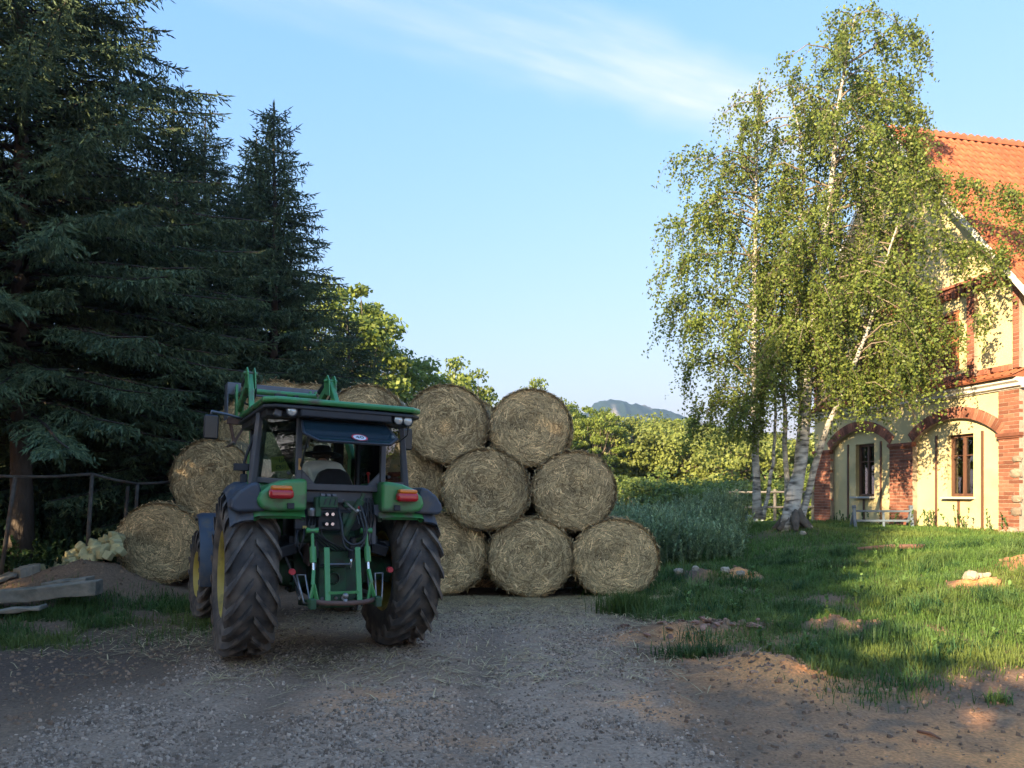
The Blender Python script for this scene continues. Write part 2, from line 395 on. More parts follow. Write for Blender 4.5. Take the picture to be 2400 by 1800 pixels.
mgrass = M('grass_blade', (0.05, 0.1, 0.02), rough=0.55, vcol=True, transl=0.35, spec=0.25)
def grass_field(name, label, n, box, lmin, lmax, w, ca, cb, dens, seed, far=False):
    x = rg.uniform(box[0], box[1], n * 4); y = rg.uniform(box[2], box[3], n * 4)
    d = dens(x, y); k = rg.random(len(x)) < d; x, y = x[k][:n], y[k][:n]; m = len(x)
    tall = 0.55 + 0.9 * fbm(x, y, 1.1, seed, 3)
    z = ground_h(x, y) - 0.01
    L = rg.uniform(lmin, lmax, m) * tall
    c = tint(m, ca, cb) * (0.75 + 0.5 * fbm(x, y, 0.7, seed + 3, 3))[:, None]
    yel = sstep(fbm(x, y, 0.8, seed + 7, 3), 0.5, 0.72)[:, None]; c = c * (1 - 0.6 * yel) + np.array([0.26, 0.29, 0.07]) * 0.6 * yel
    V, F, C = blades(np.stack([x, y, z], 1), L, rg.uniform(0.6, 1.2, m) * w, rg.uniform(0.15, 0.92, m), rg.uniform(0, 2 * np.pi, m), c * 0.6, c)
    o = bulk(name, V, F, mgrass, col=C); return tag(o, label, 'grass', kind='stuff')
dens_r = lambda x, y: zone_masks(x, y)[1] * (x > 0.4)
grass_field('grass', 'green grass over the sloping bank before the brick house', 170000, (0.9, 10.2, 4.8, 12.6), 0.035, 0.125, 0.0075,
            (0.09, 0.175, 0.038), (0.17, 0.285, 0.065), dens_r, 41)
grass_field('lawn_grass', 'short green grass between the birch clump and the house wall', 70000, (1.6, 12.0, 12.2, 21), 0.05, 0.13, 0.013,
            (0.09, 0.18, 0.038), (0.17, 0.29, 0.065), lambda x, y: 0.3 + 0.7 * (fbm(x, y, 1, 9, 3) > 0.4), 47)
dens_l = lambda x, y: zone_masks(x, y)[1] * (x < -2.5) * (y < 11)
grass_field('verge_grass', 'pale green grass tufts beside the old concrete beams', 22000, (-8, -3.0, 6.2, 10.6), 0.05, 0.15, 0.009,
            (0.075, 0.14, 0.03), (0.15, 0.23, 0.06), dens_l, 51)
# rank clumps standing out of the bank, thinning out over the bare soil
cx = rg.uniform(1.2, 9.5, 900); cy = rg.uniform(4.4, 12.5, 900); dm = zone_masks(cx, cy)[1]
kp = (rg.random(900) < np.clip(dm, 0.0, 1) * 0.42 + 0.05 * (cx > 1.6)); cx, cy = cx[kp], cy[kp]; per = 95; nc = len(cx); n = nc * per
sp_ = np.repeat(rg.uniform(0.04, 0.13, nc), per); tx = np.repeat(cx, per) + rg.normal(0, 1, n) * sp_; ty = np.repeat(cy, per) + rg.normal(0, 1, n) * sp_ * 0.8
ct = np.repeat(tint(nc, (0.05, 0.125, 0.045), (0.19, 0.27, 0.07), 0.2), per, 0) * rg.uniform(0.75, 1.25, (n, 1)); hh = np.repeat(rg.uniform(0.10, 0.27, nc), per) * rg.uniform(0.5, 1.2, n)
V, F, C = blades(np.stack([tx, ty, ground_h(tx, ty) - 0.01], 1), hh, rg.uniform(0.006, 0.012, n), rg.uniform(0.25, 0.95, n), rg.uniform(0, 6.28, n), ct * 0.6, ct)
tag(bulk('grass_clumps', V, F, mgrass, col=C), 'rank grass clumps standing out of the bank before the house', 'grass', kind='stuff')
# one upright tuft at the edge of the gravel
n = 900; a = rg.normal(0, 1, (n, 2)) * [0.16, 0.10]; tx = 1.45 + a[:, 0]; ty = 9.15 + a[:, 1]
c = tint(n, (0.08, 0.14, 0.025), (0.15, 0.2, 0.05))
V, F, C = blades(np.stack([tx, ty, ground_h(tx, ty) - 0.01], 1), rg.uniform(0.14, 0.36, n), rg.uniform(0.006, 0.011, n), rg.uniform(0.05, 0.5, n), rg.uniform(0, 6.28, n), c * 0.6, c)
tag(bulk('grass_tuft', V, F, mgrass, col=C), 'pale yellow-green grass tuft at the gravel edge below the bale stack', 'grass', kind='stuff')
n = 500; a = rg.normal(0, 1, (n, 2)) * [0.18, 0.10]; tx = 1.68 + a[:, 0]; ty = 6.75 + a[:, 1]
c = tint(n, (0.05, 0.11, 0.025), (0.10, 0.17, 0.05))
V, F, C = blades(np.stack([tx, ty, ground_h(tx, ty) - 0.01], 1), rg.uniform(0.08, 0.2, n), rg.uniform(0.006, 0.011, n), rg.uniform(0.3, 0.85, n), rg.uniform(0, 6.28, n), c * 0.6, c)
tag(bulk('grass_tuft', V, F, mgrass, col=C), 'small green tuft beside the orange sand mound', 'grass', kind='stuff')

def weed_bed(name, label, n, box, hmin, hmax, ca, cb, leaves, ll, dens=None, wd=0.022):
    x = rg.uniform(box[0], box[1], n * 2); y = rg.uniform(box[2], box[3], n * 2)
    if dens is not None: k = rg.random(len(x)) < dens(x, y); x, y = x[k], y[k]
    x, y = x[:n], y[:n]; n = len(x)
    z = ground_h(x, y); h = rg.uniform(hmin, hmax, n) * (0.35 + 1.2 * fbm(x, y, 0.8, 61, 3))
    lean = rg.normal(0, 0.2, (n, 2)); cs = tint(n, ca, cb)
    V1, F1, C1 = blades(np.stack([x, y, z], 1), h, np.full(n, 0.012), np.clip(np.hypot(*lean.T), 0, 0.5), np.arctan2(lean[:, 1], lean[:, 0]), cs * 0.6, cs * 0.8)
    t = rg.uniform(0.12, 1.0, (n, leaves)); m = n * leaves
    bx = (x[:, None] + lean[:, :1] * (h[:, None] * t)).ravel(); by = (y[:, None] + lean[:, 1:] * (h[:, None] * t)).ravel(); bz = (z[:, None] + h[:, None] * t).ravel()
    cl = np.repeat(cs, leaves, 0) * rg.uniform(0.7, 1.25, (m, 1))
    V2, F2, C2 = blades(np.stack([bx, by, bz - 0.02], 1), rg.uniform(0.6, 1.2, m) * ll, rg.uniform(0.6, 1.2, m) * wd, rg.uniform(0.62, 0.99, m), rg.uniform(0, 6.28, m), cl * 0.85, cl)
    o = bulk(name, np.concatenate([V1, V2]), np.concatenate([F1, F2 + len(V1)]), mgrass, col=np.concatenate([C1, C2]))
    return tag(o, label, 'weeds', kind='stuff')
weed_bed('tall_weeds', 'tall blue-green weeds growing behind the right end of the bale stack', 3000, (1.2, 6.6, 12.8, 20), 0.4, 0.95,
         (0.23, 0.31, 0.14), (0.42, 0.51, 0.27), 40, 0.085, dens=lambda x, y: (x / y < 0.318) * sstep(fbm(x, y, 1.1, 63, 3), 0.3, 0.55), wd=0.026)
weed_bed('wall_weeds', 'low leafy weeds along the foot of the yellow and red-brick house wall', 110, (7.6, 10.6, 14.6, 20.5), 0.25, 0.5,
         (0.09, 0.16, 0.045), (0.16, 0.25, 0.08), 14, 0.09, dens=lambda x, y: (np.abs(x - (13.687 - 0.2127 * y) + 0.3) < 0.25) * 1.0, wd=0.04)
weed_bed('leafy_weeds', 'scattered broad-leaved weeds standing out of the bank grass', 130, (2.0, 8.5, 6.2, 12.5), 0.10, 0.34,
         (0.12, 0.21, 0.05), (0.20, 0.31, 0.09), 14, 0.07, dens=lambda x, y: (fbm(x, y, 1.3, 77, 3) > 0.56) * 1.0, wd=0.035)
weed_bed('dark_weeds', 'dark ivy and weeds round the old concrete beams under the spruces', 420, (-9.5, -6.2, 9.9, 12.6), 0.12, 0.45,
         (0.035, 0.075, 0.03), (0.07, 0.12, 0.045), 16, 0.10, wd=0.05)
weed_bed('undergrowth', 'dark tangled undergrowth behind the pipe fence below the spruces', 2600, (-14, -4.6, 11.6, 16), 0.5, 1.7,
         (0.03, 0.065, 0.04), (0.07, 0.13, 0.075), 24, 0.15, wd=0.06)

mchip = M('gravel_chip', (0.2, 0.2, 0.2), rough=0.85, vcol=True, var=0.12, vscale=30, spec=0.3)
def chips(n, box, smin, smax, ca, cb, dens):
    x = rg.uniform(box[0], box[1], n * 4); y = box[2] + (box[3] - box[2]) * rg.random(n * 4) ** 1.5
    k = rg.random(len(x)) < dens(x, y); x, y = x[k][:n], y[k][:n]; m = len(x)
    z = ground_h(x, y); s = smin + (smax - smin) * rg.random(m) ** 2.2; th = rg.uniform(0, 6.28, m)
    el = rg.uniform(0.45, 1.0, m); hg = s * rg.uniform(0.15, 0.5, m); tl = rg.normal(0, 0.25, (m, 2))
    ang = th[:, None] + np.array([0, 1.3, 2.9, 4.6]) + rg.normal(0, 0.25, (m, 4)); rr = s[:, None] * rg.uniform(0.7, 1.2, (m, 4)) * 0.5
    ox = np.cos(ang) * rr; oy = np.sin(ang) * rr * el[:, None]
    bot = np.stack([x[:, None] + ox * 1.15, y[:, None] + oy * 1.15, np.repeat(z[:, None] - 0.006, 4, 1)], -1)
    top = np.stack([x[:, None] + ox * 0.85, y[:, None] + oy * 0.85, z[:, None] + hg[:, None] + ox * tl[:, :1] + oy * tl[:, 1:]], -1)
    V = np.concatenate([bot, top], 1).reshape(-1, 3); b = (np.arange(m) * 8)[:, None]
    F = np.concatenate([b + [4, 5, 6, 7]] + [b + [i, (i + 1) % 4, 4 + (i + 1) % 4, 4 + i] for i in range(4)], 1).reshape(-1, 4)
    C = np.repeat(tint(m, ca, cb, 0.25), 8, 0); return V, F, C
parts = [chips(70000, (-5.0, 1.9, 3.0, 10.5), 0.006, 0.032, (0.165, 0.105, 0.070), (0.54, 0.375, 0.265), lambda x, y: np.clip(zone_masks(x, y)[0] * (0.25 + 0.75 * (fbm(x, y, 0.8, 91, 3) > 0.45)) * (1 - 0.7 * (np.exp(-((x + 0.25) / 0.2) ** 2) + np.exp(-((x + 1.75) / 0.22) ** 2))), 0, 1)),
         chips(9000, (-6.5, 4.8, 3.0, 8.6), 0.010, 0.045, (0.19, 0.105, 0.062), (0.36, 0.215, 0.13), lambda x, y: 0.8 * (1 - zone_masks(x, y)[0]) * (1 - zone_masks(x, y)[1]) * (1 - zone_masks(x, y)[2])),
         chips(6000, (-6.9, 7.8, 5.0, 11.8), 0.012, 0.06, (0.17, 0.10, 0.06), (0.34, 0.20, 0.115), lambda x, y: np.clip(sum(np.exp(-((x - q[0]) / q[2]) ** 2 - ((y - q[1]) / q[3]) ** 2) for q in BUMPS[:8]) - 0.15, 0, 1)),
         chips(350, (1.0, 3.4, 5.4, 8.4), 0.012, 0.05, (0.40, 0.19, 0.10), (0.52, 0.30, 0.18), lambda x, y: zone_masks(x, y)[2])]
o = 0; Vs, Fs, Cs = [], [], []
for v_, f_, c_ in parts: Vs.append(v_); Fs.append(f_ + o); Cs.append(c_); o += len(v_)
tag(bulk('gravel', np.concatenate(Vs), np.concatenate(Fs), mchip, col=np.concatenate(Cs)), 'grey and brown stone chips strewn over the yard', 'gravel', kind='stuff')

mstraw = M('straw', (0.3, 0.23, 0.12), rough=0.7, vcol=True, spec=0.25, rnd=0.14, var=0.12, vscale=3)
def ribbons(P, D, N_, L, w, C, bend):
    """flat straws: centre P, direction D, outward normal N_, bowed by bend"""
    n = len(P); D = unit(D); Sx = unit(np.cross(N_, D)); hl = (L / 2)[:, None]; hw = (w / 2)[:, None]
    a = P - D * hl; b = P + N_ * bend[:, None]; c = P + D * hl
    V = np.stack([a - Sx * hw, a + Sx * hw, b - Sx * hw, b + Sx * hw, c - Sx * hw * 0.5, c + Sx * hw * 0.5], 1).reshape(-1, 3)
    i = (np.arange(n) * 6)[:, None]; F = np.concatenate([i + [0, 1, 3, 2], i + [2, 3, 5, 4]], 1).reshape(-1, 4)
    return V, F, np.repeat(C, 6, 0)
n = 10200
x = np.concatenate([rg.uniform(-2.6, 2.4, 8400), rg.normal(-3.2, 0.9, 900), rg.uniform(-2.5, 1.5, 900)])
y = np.concatenate([10.6 - rg.exponential(0.8, 8400), rg.normal(7.6, 0.6, 900), rg.normal(6.4, 0.45, 900)])
a = rg.uniform(0, 6.28, n)
P = np.stack([x, y, ground_h(x, y) + 0.012 + 0.012 * rg.random(n)], 1); D = np.stack([np.cos(a), np.sin(a), rg.normal(0, 0.1, n)], 1)
V, F, C = ribbons(P, D, np.tile([0, 0, 1.0], (n, 1)), rg.uniform(0.06, 0.26, n), rg.uniform(0.004, 0.010, n), tint(n, (0.30, 0.21, 0.10), (0.66, 0.48, 0.25)), rg.uniform(0, 0.02, n))
tag(bulk('straw_litter', V, F, mstraw, col=C), 'loose straw scattered on the ground before the bale stack', 'straw', kind='stuff')
# ---------------------------------------------------------------- trees
mbark = M('spruce_bark', (0.095, 0.072, 0.056), rough=0.95, var=0.35, vscale=9, bump=0.02, bscale=30, stretch=(1, 1, 0.35))
mneedle = M('spruce_needles', (0.03, 0.06, 0.04), rough=0.6, vcol=True, spec=0.2, transl=0.12)
mleaf = M('leaf', (0.08, 0.12, 0.03), rough=0.5, vcol=True, transl=0.45, spec=0.3)
mlimb = M('limb_bark', (0.20, 0.155, 0.115), rough=0.9, var=0.3, vscale=6, bump=0.01, bscale=25)
mtwig = M('birch_twig', (0.10, 0.065, 0.05), rough=0.9)

def shoots(P, D, L, w, C):
    n = len(P); D = unit(D); r = unit(rg.normal(0, 1, (n, 3))); A = unit(np.cross(D, r)); B = np.cross(D, A)
    L = L[:, None]; w = w[:, None] / 2; Q = P + D * L; m = P + D * L * 0.45
    V = np.stack([P - A * w * 0.5, P + A * w * 0.5, m + A * w, m - A * w, Q, P - B * w * 0.5, P + B * w * 0.5, m + B * w, m - B * w, Q], 1).reshape(-1, 3)
    i = (np.arange(n) * 10)[:, None]
    F = np.concatenate([i + f for f in ([0, 1, 2], [0, 2, 3], [3, 2, 4], [5, 6, 7], [5, 7, 8], [8, 7, 9])], 1).reshape(-1, 3)
    return V, F, np.repeat(C, 10, 0)

def spruce_meshes(seed, H, Rm, z0, cap, step=0.26, per=7, droop=1.0, dens=1.0):
    r_ = np.random.default_rng(seed); Ps, Ds, Ls, Ws = [], [], [], []; wood = MB()
    z = z0
    while z < H - 0.25:
        rad = min(cap, Rm * (1 - z / H) ** 0.75) + 0.10; k = per if z < H * 0.8 else 5
        a0 = r_.uniform(0, 6.28)
        for j in range(k):
            L = rad * r_.uniform(0.62, 1.12); az = a0 + 6.283 * j / k + r_.normal(0, 0.15); zz = z + r_.uniform(-0.12, 0.12)
            up = 0.55 if z > H * 0.88 else 0.12 + 0.3 * (z / H); dr = droop * (0.62 - 0.35 * z / H)
            s = np.linspace(0, 1, 9); pz = zz + L * (up * s - dr * s ** 2 + 0.42 * dr * s ** 4)
            side = r_.normal(0, 0.06) * L * s ** 2
            hx_ = np.cos(az); hy_ = np.sin(az)
            pts = np.stack([hx_ * L * s - hy_ * side, hy_ * L * s + hx_ * side, pz], 1)
            if L > 0.35: wood.tube([pts[i] for i in (0, 2, 4, 6, 8)], [0.005 + 0.011 * L * q for q in (1, .75, .5, .3, .12)], 4, caps=False)
            nl = int(max(5, L / 0.072 * dens)); ts = np.concatenate([np.linspace(0.12, 1.0, nl), np.linspace(0.16, 0.96, nl)])
            sg = np.concatenate([np.ones(nl), -np.ones(nl)])
            base = np.stack([np.interp(ts, s, pts[:, i]) for i in range(3)], 1)
            fw = unit(np.gradient(pts, axis=0)); fwd = np.stack([np.interp(ts, s, fw[:, i]) for i in range(3)], 1)
            sd = np.stack([-np.full(len(ts), hy_), np.full(len(ts), hx_), np.zeros(len(ts))], 1) * sg[:, None]
            ll = np.clip(0.42 * L * (1.05 - ts) + 0.07, 0.06, 0.50) * r_.uniform(0.6, 1.25, len(ts))
            dl = unit(sd * 0.75 + fwd * 0.75 + np.array([0, 0, -0.22 - 0.25 * droop * (1 - z / H)]) + r_.normal(0, 0.12, (len(ts), 3)))
            ns = np.maximum(1, (ll / 0.048).astype(int))
            for q in range(int(ns.max())):
                k_ = ns > q; f = (q + 0.35) / ns[k_]; b = base[k_] + dl[k_] * (ll[k_] * f)[:, None]; nn = k_.sum()
                Ps.append(b); Ds.append(dl[k_] + np.array([0, 0, -0.22]) + r_.normal(0, 0.5, (nn, 3))); Ls.append(r_.uniform(0.06, 0.125, nn)); Ws.append(r_.uniform(0.017, 0.028, nn))
            # leader of the branch and hanging sprays
            nt = int(max(3, L / 0.09)); tt = np.linspace(0.1, 1, nt); bb = np.stack([np.interp(tt, s, pts[:, i]) for i in range(3)], 1)
            ff = np.stack([np.interp(tt, s, fw[:, i]) for i in range(3)], 1)
            Ps.append(bb); Ds.append(ff + r_.normal(0, 0.12, (nt, 3)) + np.array([0, 0, 0.1])); Ls.append(r_.uniform(0.10, 0.18, nt)); Ws.append(np.full(nt, 0.022))
            nh = int(L / 0.06); th = r_.uniform(0.2, 0.95, nh); hb = np.stack([np.interp(th, s, pts[:, i]) for i in range(3)], 1)
            for q in range(4):
                Ps.append(hb + np.array([0, 0, -0.075 * q])); Ds.append(np.array([0, 0, -0.9]) + r_.normal(0, 0.5, (nh, 3))); Ls.append(r_.uniform(0.06, 0.12, nh)); Ws.append(r_.uniform(0.016, 0.027, nh))
        z += step * (0.75 + 0.5 * r_.random()) * (1.0 if z < H * 0.8 else 0.8)
    for q in range(6):
        Ps.append(np.array([[0, 0, H - 0.6 + 0.1 * q]])); Ds.append(np.array([[0, 0, 1.0]])); Ls.append(np.array([0.2])); Ws.append(np.array([0.03]))
    P = np.concatenate(Ps); D = np.concatenate(Ds); L = np.concatenate(Ls); Wd = np.concatenate(Ws); n = len(P)
    c = tint(n, (0.058, 0.095, 0.052), (0.145, 0.195, 0.098), 0.25)
    lum = 0.75 + 0.5 * vn(P[:, 0] + P[:, 2], P[:, 1] - P[:, 2], 1.7, seed); c = c * lum[:, None]
    return shoots(P, D, L, Wd, c), wood, n
def spruce(name, seed, loc, H, Rm, z0, cap, label, rz=0.0, group='spruces along the left of the yard', r0=None, lean=0.0, **kw):
    t = empty(name, (loc[0], loc[1], gz(*loc) - 0.05), rz); t.rotation_euler[0] = lean
    (V, F, C), wood, n = spruce_meshes(seed, H, Rm, z0, cap, **kw)
    r0 = r0 or 0.012 * H
    tr = MB(); zs = np.linspace(0, H, 12)
    tr.tube([(0.02 * math.sin(z * 1.3), 0.02 * math.cos(z * 1.7), z) for z in zs], [r0 * (1 - z / H) ** 0.8 * (1.25 if z == 0 else 1) + 0.008 for z in zs], 12)
    tr.build('trunk', mbark, t, smooth=True)
    if wood.v: wood.build('branch', M('spruce_branch', (0.045, 0.034, 0.028), rough=0.9), t, smooth=True)
    bulk('crown', V, F, mneedle, t, col=C)
    return tag(t, label, 'spruce tree', group)
def copy_tree(src, name, loc, rz, sc, label, cat, group=None):
    t = src.copy(); COL.objects.link(t); t.name = name
    t.location = (loc[0], loc[1], gz(*loc) - 0.05); t.rotation_euler = (0, 0, rz); t.scale = sc if isinstance(sc, (tuple, list)) else (sc, sc, sc)
    for ch in list(src.children):
        c = ch.copy(); COL.objects.link(c); c.parent = t
    t['label'] = label; t['category'] = cat
    if group: t['group'] = group
    elif 'group' in t: del t['group']
    return t

s1 = spruce('spruce_tree', 1, (-7.45, 11.0), 13.0, 5.0, 2.3, 3.2, 'tallest spruce, its bare scaly trunk standing at the pipe fence', step=0.27, per=8, r0=0.15)
s3 = spruce('spruce_tree', 2, (-4.65, 14.2), 9.1, 2.45, 0.9, 2.2, 'spruce with the sharp free-standing top nearest the broadleaf tree', step=0.23, per=7)
s4 = spruce('spruce_tree', 3, (-6.55, 15.5), 9.3, 2.9, 1.2, 2.4, 'spruce with a blunt top between the tallest spruce and the sharp-topped one', rz=1.0, step=0.26, per=7)
SG = 'spruces along the left of the yard'
copy_tree(s3, 'spruce_tree', (-5.75, 16.3), 2.0, 1.02, 'slim spruce whose top shows just left of the sharp-topped one', 'spruce tree', SG)
copy_tree(s4, 'spruce_tree', (-8.6, 14.6), 3.0, (1.3, 1.3, 1.02), 'bulky spruce filling the gap right behind the tallest one', 'spruce tree', SG)
copy_tree(s4, 'spruce_tree', (-6.1, 13.1), 5.2, (1.05, 1.05, 0.9), 'full dark spruce just right of the tallest one', 'spruce tree', SG)
copy_tree(s4, 'spruce_tree', (-3.75, 16.6), 4.1, (0.85, 0.85, 0.62), 'short bushy spruce below the sharp top, over the tractor roof', 'spruce tree', SG)
copy_tree(s1, 'spruce_tree', (-10.2, 9.2), 2.2, 1.05, 'spruce whose boughs hang in at the left edge of the picture', 'spruce tree', SG)
copy_tree(s4, 'spruce_tree', (-11.5, 15.5), 0.4, (1.4, 1.4, 1.05), 'dark spruce deep in the wood behind the fence corner', 'spruce tree', SG)
# unseen spruces added in line with the row, left and behind, to shade the yard
BG = 'unseen spruces added to the row for shade'; BL = 'unseen spruce added to the row for shade'
for i, (x, y, sc) in enumerate([(-14.0, -1.6, 1.0), (-12.9, -2.6, 0.92), (-11.9, -3.4, 1.0), (-10.4, -4.7, 0.97), (-9.4, -5.9, 0.76)]):
    copy_tree(s1, 'spruce_tree', (x, y), i * 1.3, sc, BL, 'spruce tree', BG)

def leaf_quads(P, size, C, up=0.35, out=None):
    n = len(P); N_ = unit(rg.normal(0, 1, (n, 3)) + np.array([0, 0, up]) + (0 if out is None else out))
    T = unit(np.cross(N_, rg.normal(0, 1, (n, 3)))); B = np.cross(N_, T); s = size[:, None] / 2
    V = np.stack([P - T * s, P + B * s * 0.72, P + T * s, P - B * s * 0.72], 1).reshape(-1, 3)
    return V, np.arange(n * 4).reshape(-1, 4), np.repeat(C, 4, 0)

def broadleaf(name, seed, loc, H, rx, rz_, zc, nclump, per, lsize, ca, cb, label, group=None, clr=0.75, trunk=0.2, limbs=7, hollow=0.45, flat=0.55):
    """crown of leaf clumps on forked limbs"""
    r_ = np.random.default_rng(seed); t = empty(name, (loc[0], loc[1], gz(*loc) - 0.05)); wood = MB()
    fork = Vector((0, 0, max(0.8, zc - rz_ * 0.75)))
    wood.tube([(0, 0, 0), (0.05, 0.02, fork.z * 0.5), tuple(fork)], [trunk, trunk * 0.8, trunk * 0.65], 9)
    u = unit(r_.normal(0, 1, (nclump, 3))); rad = hollow + (1 - hollow) * r_.random(nclump) ** 0.5
    lob = 0.82 + 0.36 * vn(np.arctan2(u[:, 1], u[:, 0]) * 1.3 + 5, u[:, 2] * 2.2 + 5, 1.0, seed)
    Cc = u * (rad * lob)[:, None] * np.array([rx, rx, rz_]) + np.array([0, 0, zc])
    az = r_.uniform(0, 6.28, limbs)
    tips = []
    for a in az:
        d = Vector((math.cos(a), math.sin(a), r_.uniform(0.5, 1.5))).normalized(); l = min(rx, rz_) * r_.uniform(0.5, 0.8)
        m = fork + d * l * 0.5 + Vector((0, 0, 0.1 * l)); e = fork + d * l + Vector((0, 0, 0.15 * l))
        wood.tube([fork, m, e], [trunk * 0.5, trunk * 0.36, trunk * 0.24], 6, caps=False); tips.append(e); tips.append(m)
    T = np.array(tips)
    for c in Cc:
        i = np.argmin(((T - c) ** 2).sum(1)); e = Vector(T[i]); q = Vector(c); md = (e + q) / 2 + Vector(r_.normal(0, 0.12, 3)) * rx * 0.3
        wood.tube([e, md, q], [trunk * 0.16, trunk * 0.1, trunk * 0.04], 4, caps=False)
    n = nclump * per; k = np.repeat(np.arange(nclump), per)
    off = unit(r_.normal(0, 1, (n, 3))) * (r_.random(n) ** 0.4)[:, None] * np.array([clr, clr, clr * flat]) * np.repeat(r_.uniform(0.6, 1.3, nclump), per)[:, None]
    P = Cc[k] + off
    c = tint(n, ca, cb, 0.2) * np.repeat(r_.uniform(0.8, 1.2, nclump), per)[:, None]
    V, F, C = leaf_quads(P, r_.uniform(0.7, 1.25, n) * lsize, c, out=unit(off) * 0.9 + unit(P - np.array([0, 0, zc])) * 0.7)
    wood.build('trunk', mlimb, t, smooth=True); bulk('crown', V, F, mleaf, t, col=C)
    return tag(t, label, 'tree', group)

TG = 'sunlit broadleaf trees beyond the yard'
OC = ((0.13, 0.185, 0.035), (0.26, 0.31, 0.06))
p = at(812, 900, 28); o1 = broadleaf('oak_tree', 11, (p.x, p.y), 10, 2.6, 3.9, 6.3, 120, 120, 0.20, *OC, 'tall sunlit broadleaf tree rising directly behind the spruces', TG, clr=0.62, trunk=0.25)
p = at(925, 900, 30); o2 = broadleaf('oak_tree', 12, (p.x, p.y), 8, 2.3, 2.9, 5.4, 90, 110, 0.19, *OC, 'lower broadleaf tree whose crown slopes down towards the top of the stack', TG, clr=0.6, trunk=0.2)
p = at(1075, 900, 40); copy_tree(o2, 'oak_tree', (p.x, p.y), 1.1, (0.95, 0.95, 1.18), 'pale green treetop showing just above the topmost bale beside the tractor', 'tree', TG)
p = at(1250, 900, 42); copy_tree(o2, 'oak_tree', (p.x, p.y), 2.3, (0.75, 0.75, 1.06), 'treetop peeping over the upper end bale of the stack', 'tree', TG)
p = at(1345, 900, 46); copy_tree(o1, 'oak_tree', (p.x, p.y), 0.3, (0.7, 0.7, 0.78), 'tree half hidden behind the right shoulder of the top bale', 'tree', TG)
PC = ((0.18, 0.22, 0.05), (0.30, 0.335, 0.085))
p = at(1475, 900, 46); w1 = broadleaf('spreading_tree', 13, (p.x, p.y), 7, 4.8, 2.7, 4.3, 230, 110, 0.21, *PC, 'wide spreading yellow-green tree with pale forked limbs under the hill', TG, clr=0.75, trunk=0.35, limbs=11, hollow=0.6)
p = at(1630, 900, 44); w2 = broadleaf('spreading_tree', 14, (p.x, p.y), 6, 3.6, 2.4, 3.6, 150, 110, 0.21, *PC, 'yellow-green tree between the spreading tree and the birches', TG, clr=0.7, trunk=0.28, limbs=9, hollow=0.55)
for u_, Y_, sc, rz_, lb in [(1770, 40, 0.95, 1.0, 'sunlit tree seen low between the slender birch stems'), (1890, 43, 0.9, 2.2, 'sunlit tree seen between the birch foot and the house corner'),
                            (1960, 50, 1.1, 3.1, 'tree rising behind the far corner of the house')]:
    p = at(u_, 900, Y_); copy_tree(w2, 'spreading_tree', (p.x, p.y), rz_, (sc, sc, sc * 0.95), lb, 'tree', TG)
for u_, Y_, sx, sz, rz_, lb in [(1395, 42, 0.62, 0.70, 1.9, 'upright tree at the left edge of the sunlit trees by the end bales'), (1545, 52, 0.9, 0.74, 0.7, 'rounded treetop standing up behind the spreading tree'),
                                (1610, 47, 0.7, 0.70, 2.9, 'treetop between the spreading tree and the birch leaves'), (1690, 55, 0.9, 0.72, 4.0, 'farther sunlit tree seen through the lowest birch leaves')]:
    p = at(u_, 900, Y_); copy_tree(o1, 'oak_tree', (p.x, p.y), rz_, (sx, sx, sz), lb, 'tree', TG)
BC = ((0.12, 0.175, 0.04), (0.22, 0.275, 0.065))
p = at(1500, 900, 34); b1 = broadleaf('bush', 15, (p.x, p.y), 3, 2.0, 1.35, 1.4, 60, 100, 0.16, *BC, 'sunlit bush in front of the spreading tree', None, clr=0.5, trunk=0.08, limbs=6, flat=0.8)
for u_, Y_, sc, lb in [(1420, 38, 1.1, 'sunlit bush just past the end of the bale stack'), (1580, 32, 0.85, 'dark green bush in the hollow between the two spreading trees'),
                       (1660, 36, 1.0, 'sunlit bush behind the pale vehicle'), (1740, 33, 0.95, 'sunlit bush left of the slender birch stem'),
                       (1830, 36, 1.0, 'sunlit bush behind the wooden rail fence'), (1920, 38, 1.1, 'sunlit bush by the far house corner')]:
    p = at(u_, 900, Y_); copy_tree(b1, 'bush', (p.x, p.y), u_ * 0.7, sc, lb, 'bush', 'bushes beyond the weeds')
tag(b1, group='bushes beyond the weeds')
for i, (x, y, sc) in enumerate([(-8.6, -5.8, 1.75), (-7.0, -7.2, 1.8), (-5.4, -8.4, 1.85), (-3.8, -9.7, 1.8), (-2.0, -11.0, 1.9), (0.0, -12.6, 1.9)]):  # unseen bushes added behind the viewer, sized to keep sun off the foreground
    copy_tree(b1, 'bush', (x, y), i * 1.7, sc, 'unseen bush added to shade the yard', 'bush', 'unseen bushes added for shade')
# a wood far off closes the horizon
r_ = np.random.default_rng(77); nF = 46000
fx = r_.uniform(-60, 75, nF); fy = r_.uniform(88, 105, nF); top = 4.2 + 3.2 * fbm(fx, fy, 0.12, 71, 3)
P = np.stack([fx, fy, -1.5 + (top + 1.5) * r_.random(nF) ** 0.8], 1)
V, F, C = leaf_quads(P, r_.uniform(0.5, 1.0, nF), tint(nF, (0.07, 0.10, 0.025), (0.13, 0.16, 0.04), 0.2) * (0.75 + 0.5 * vn(fx, fy, 0.3, 72))[:, None])
tag(bulk('far_wood', V, F, mleaf, col=C), 'low far-off wood along the horizon behind the trees', 'wood', kind='stuff')
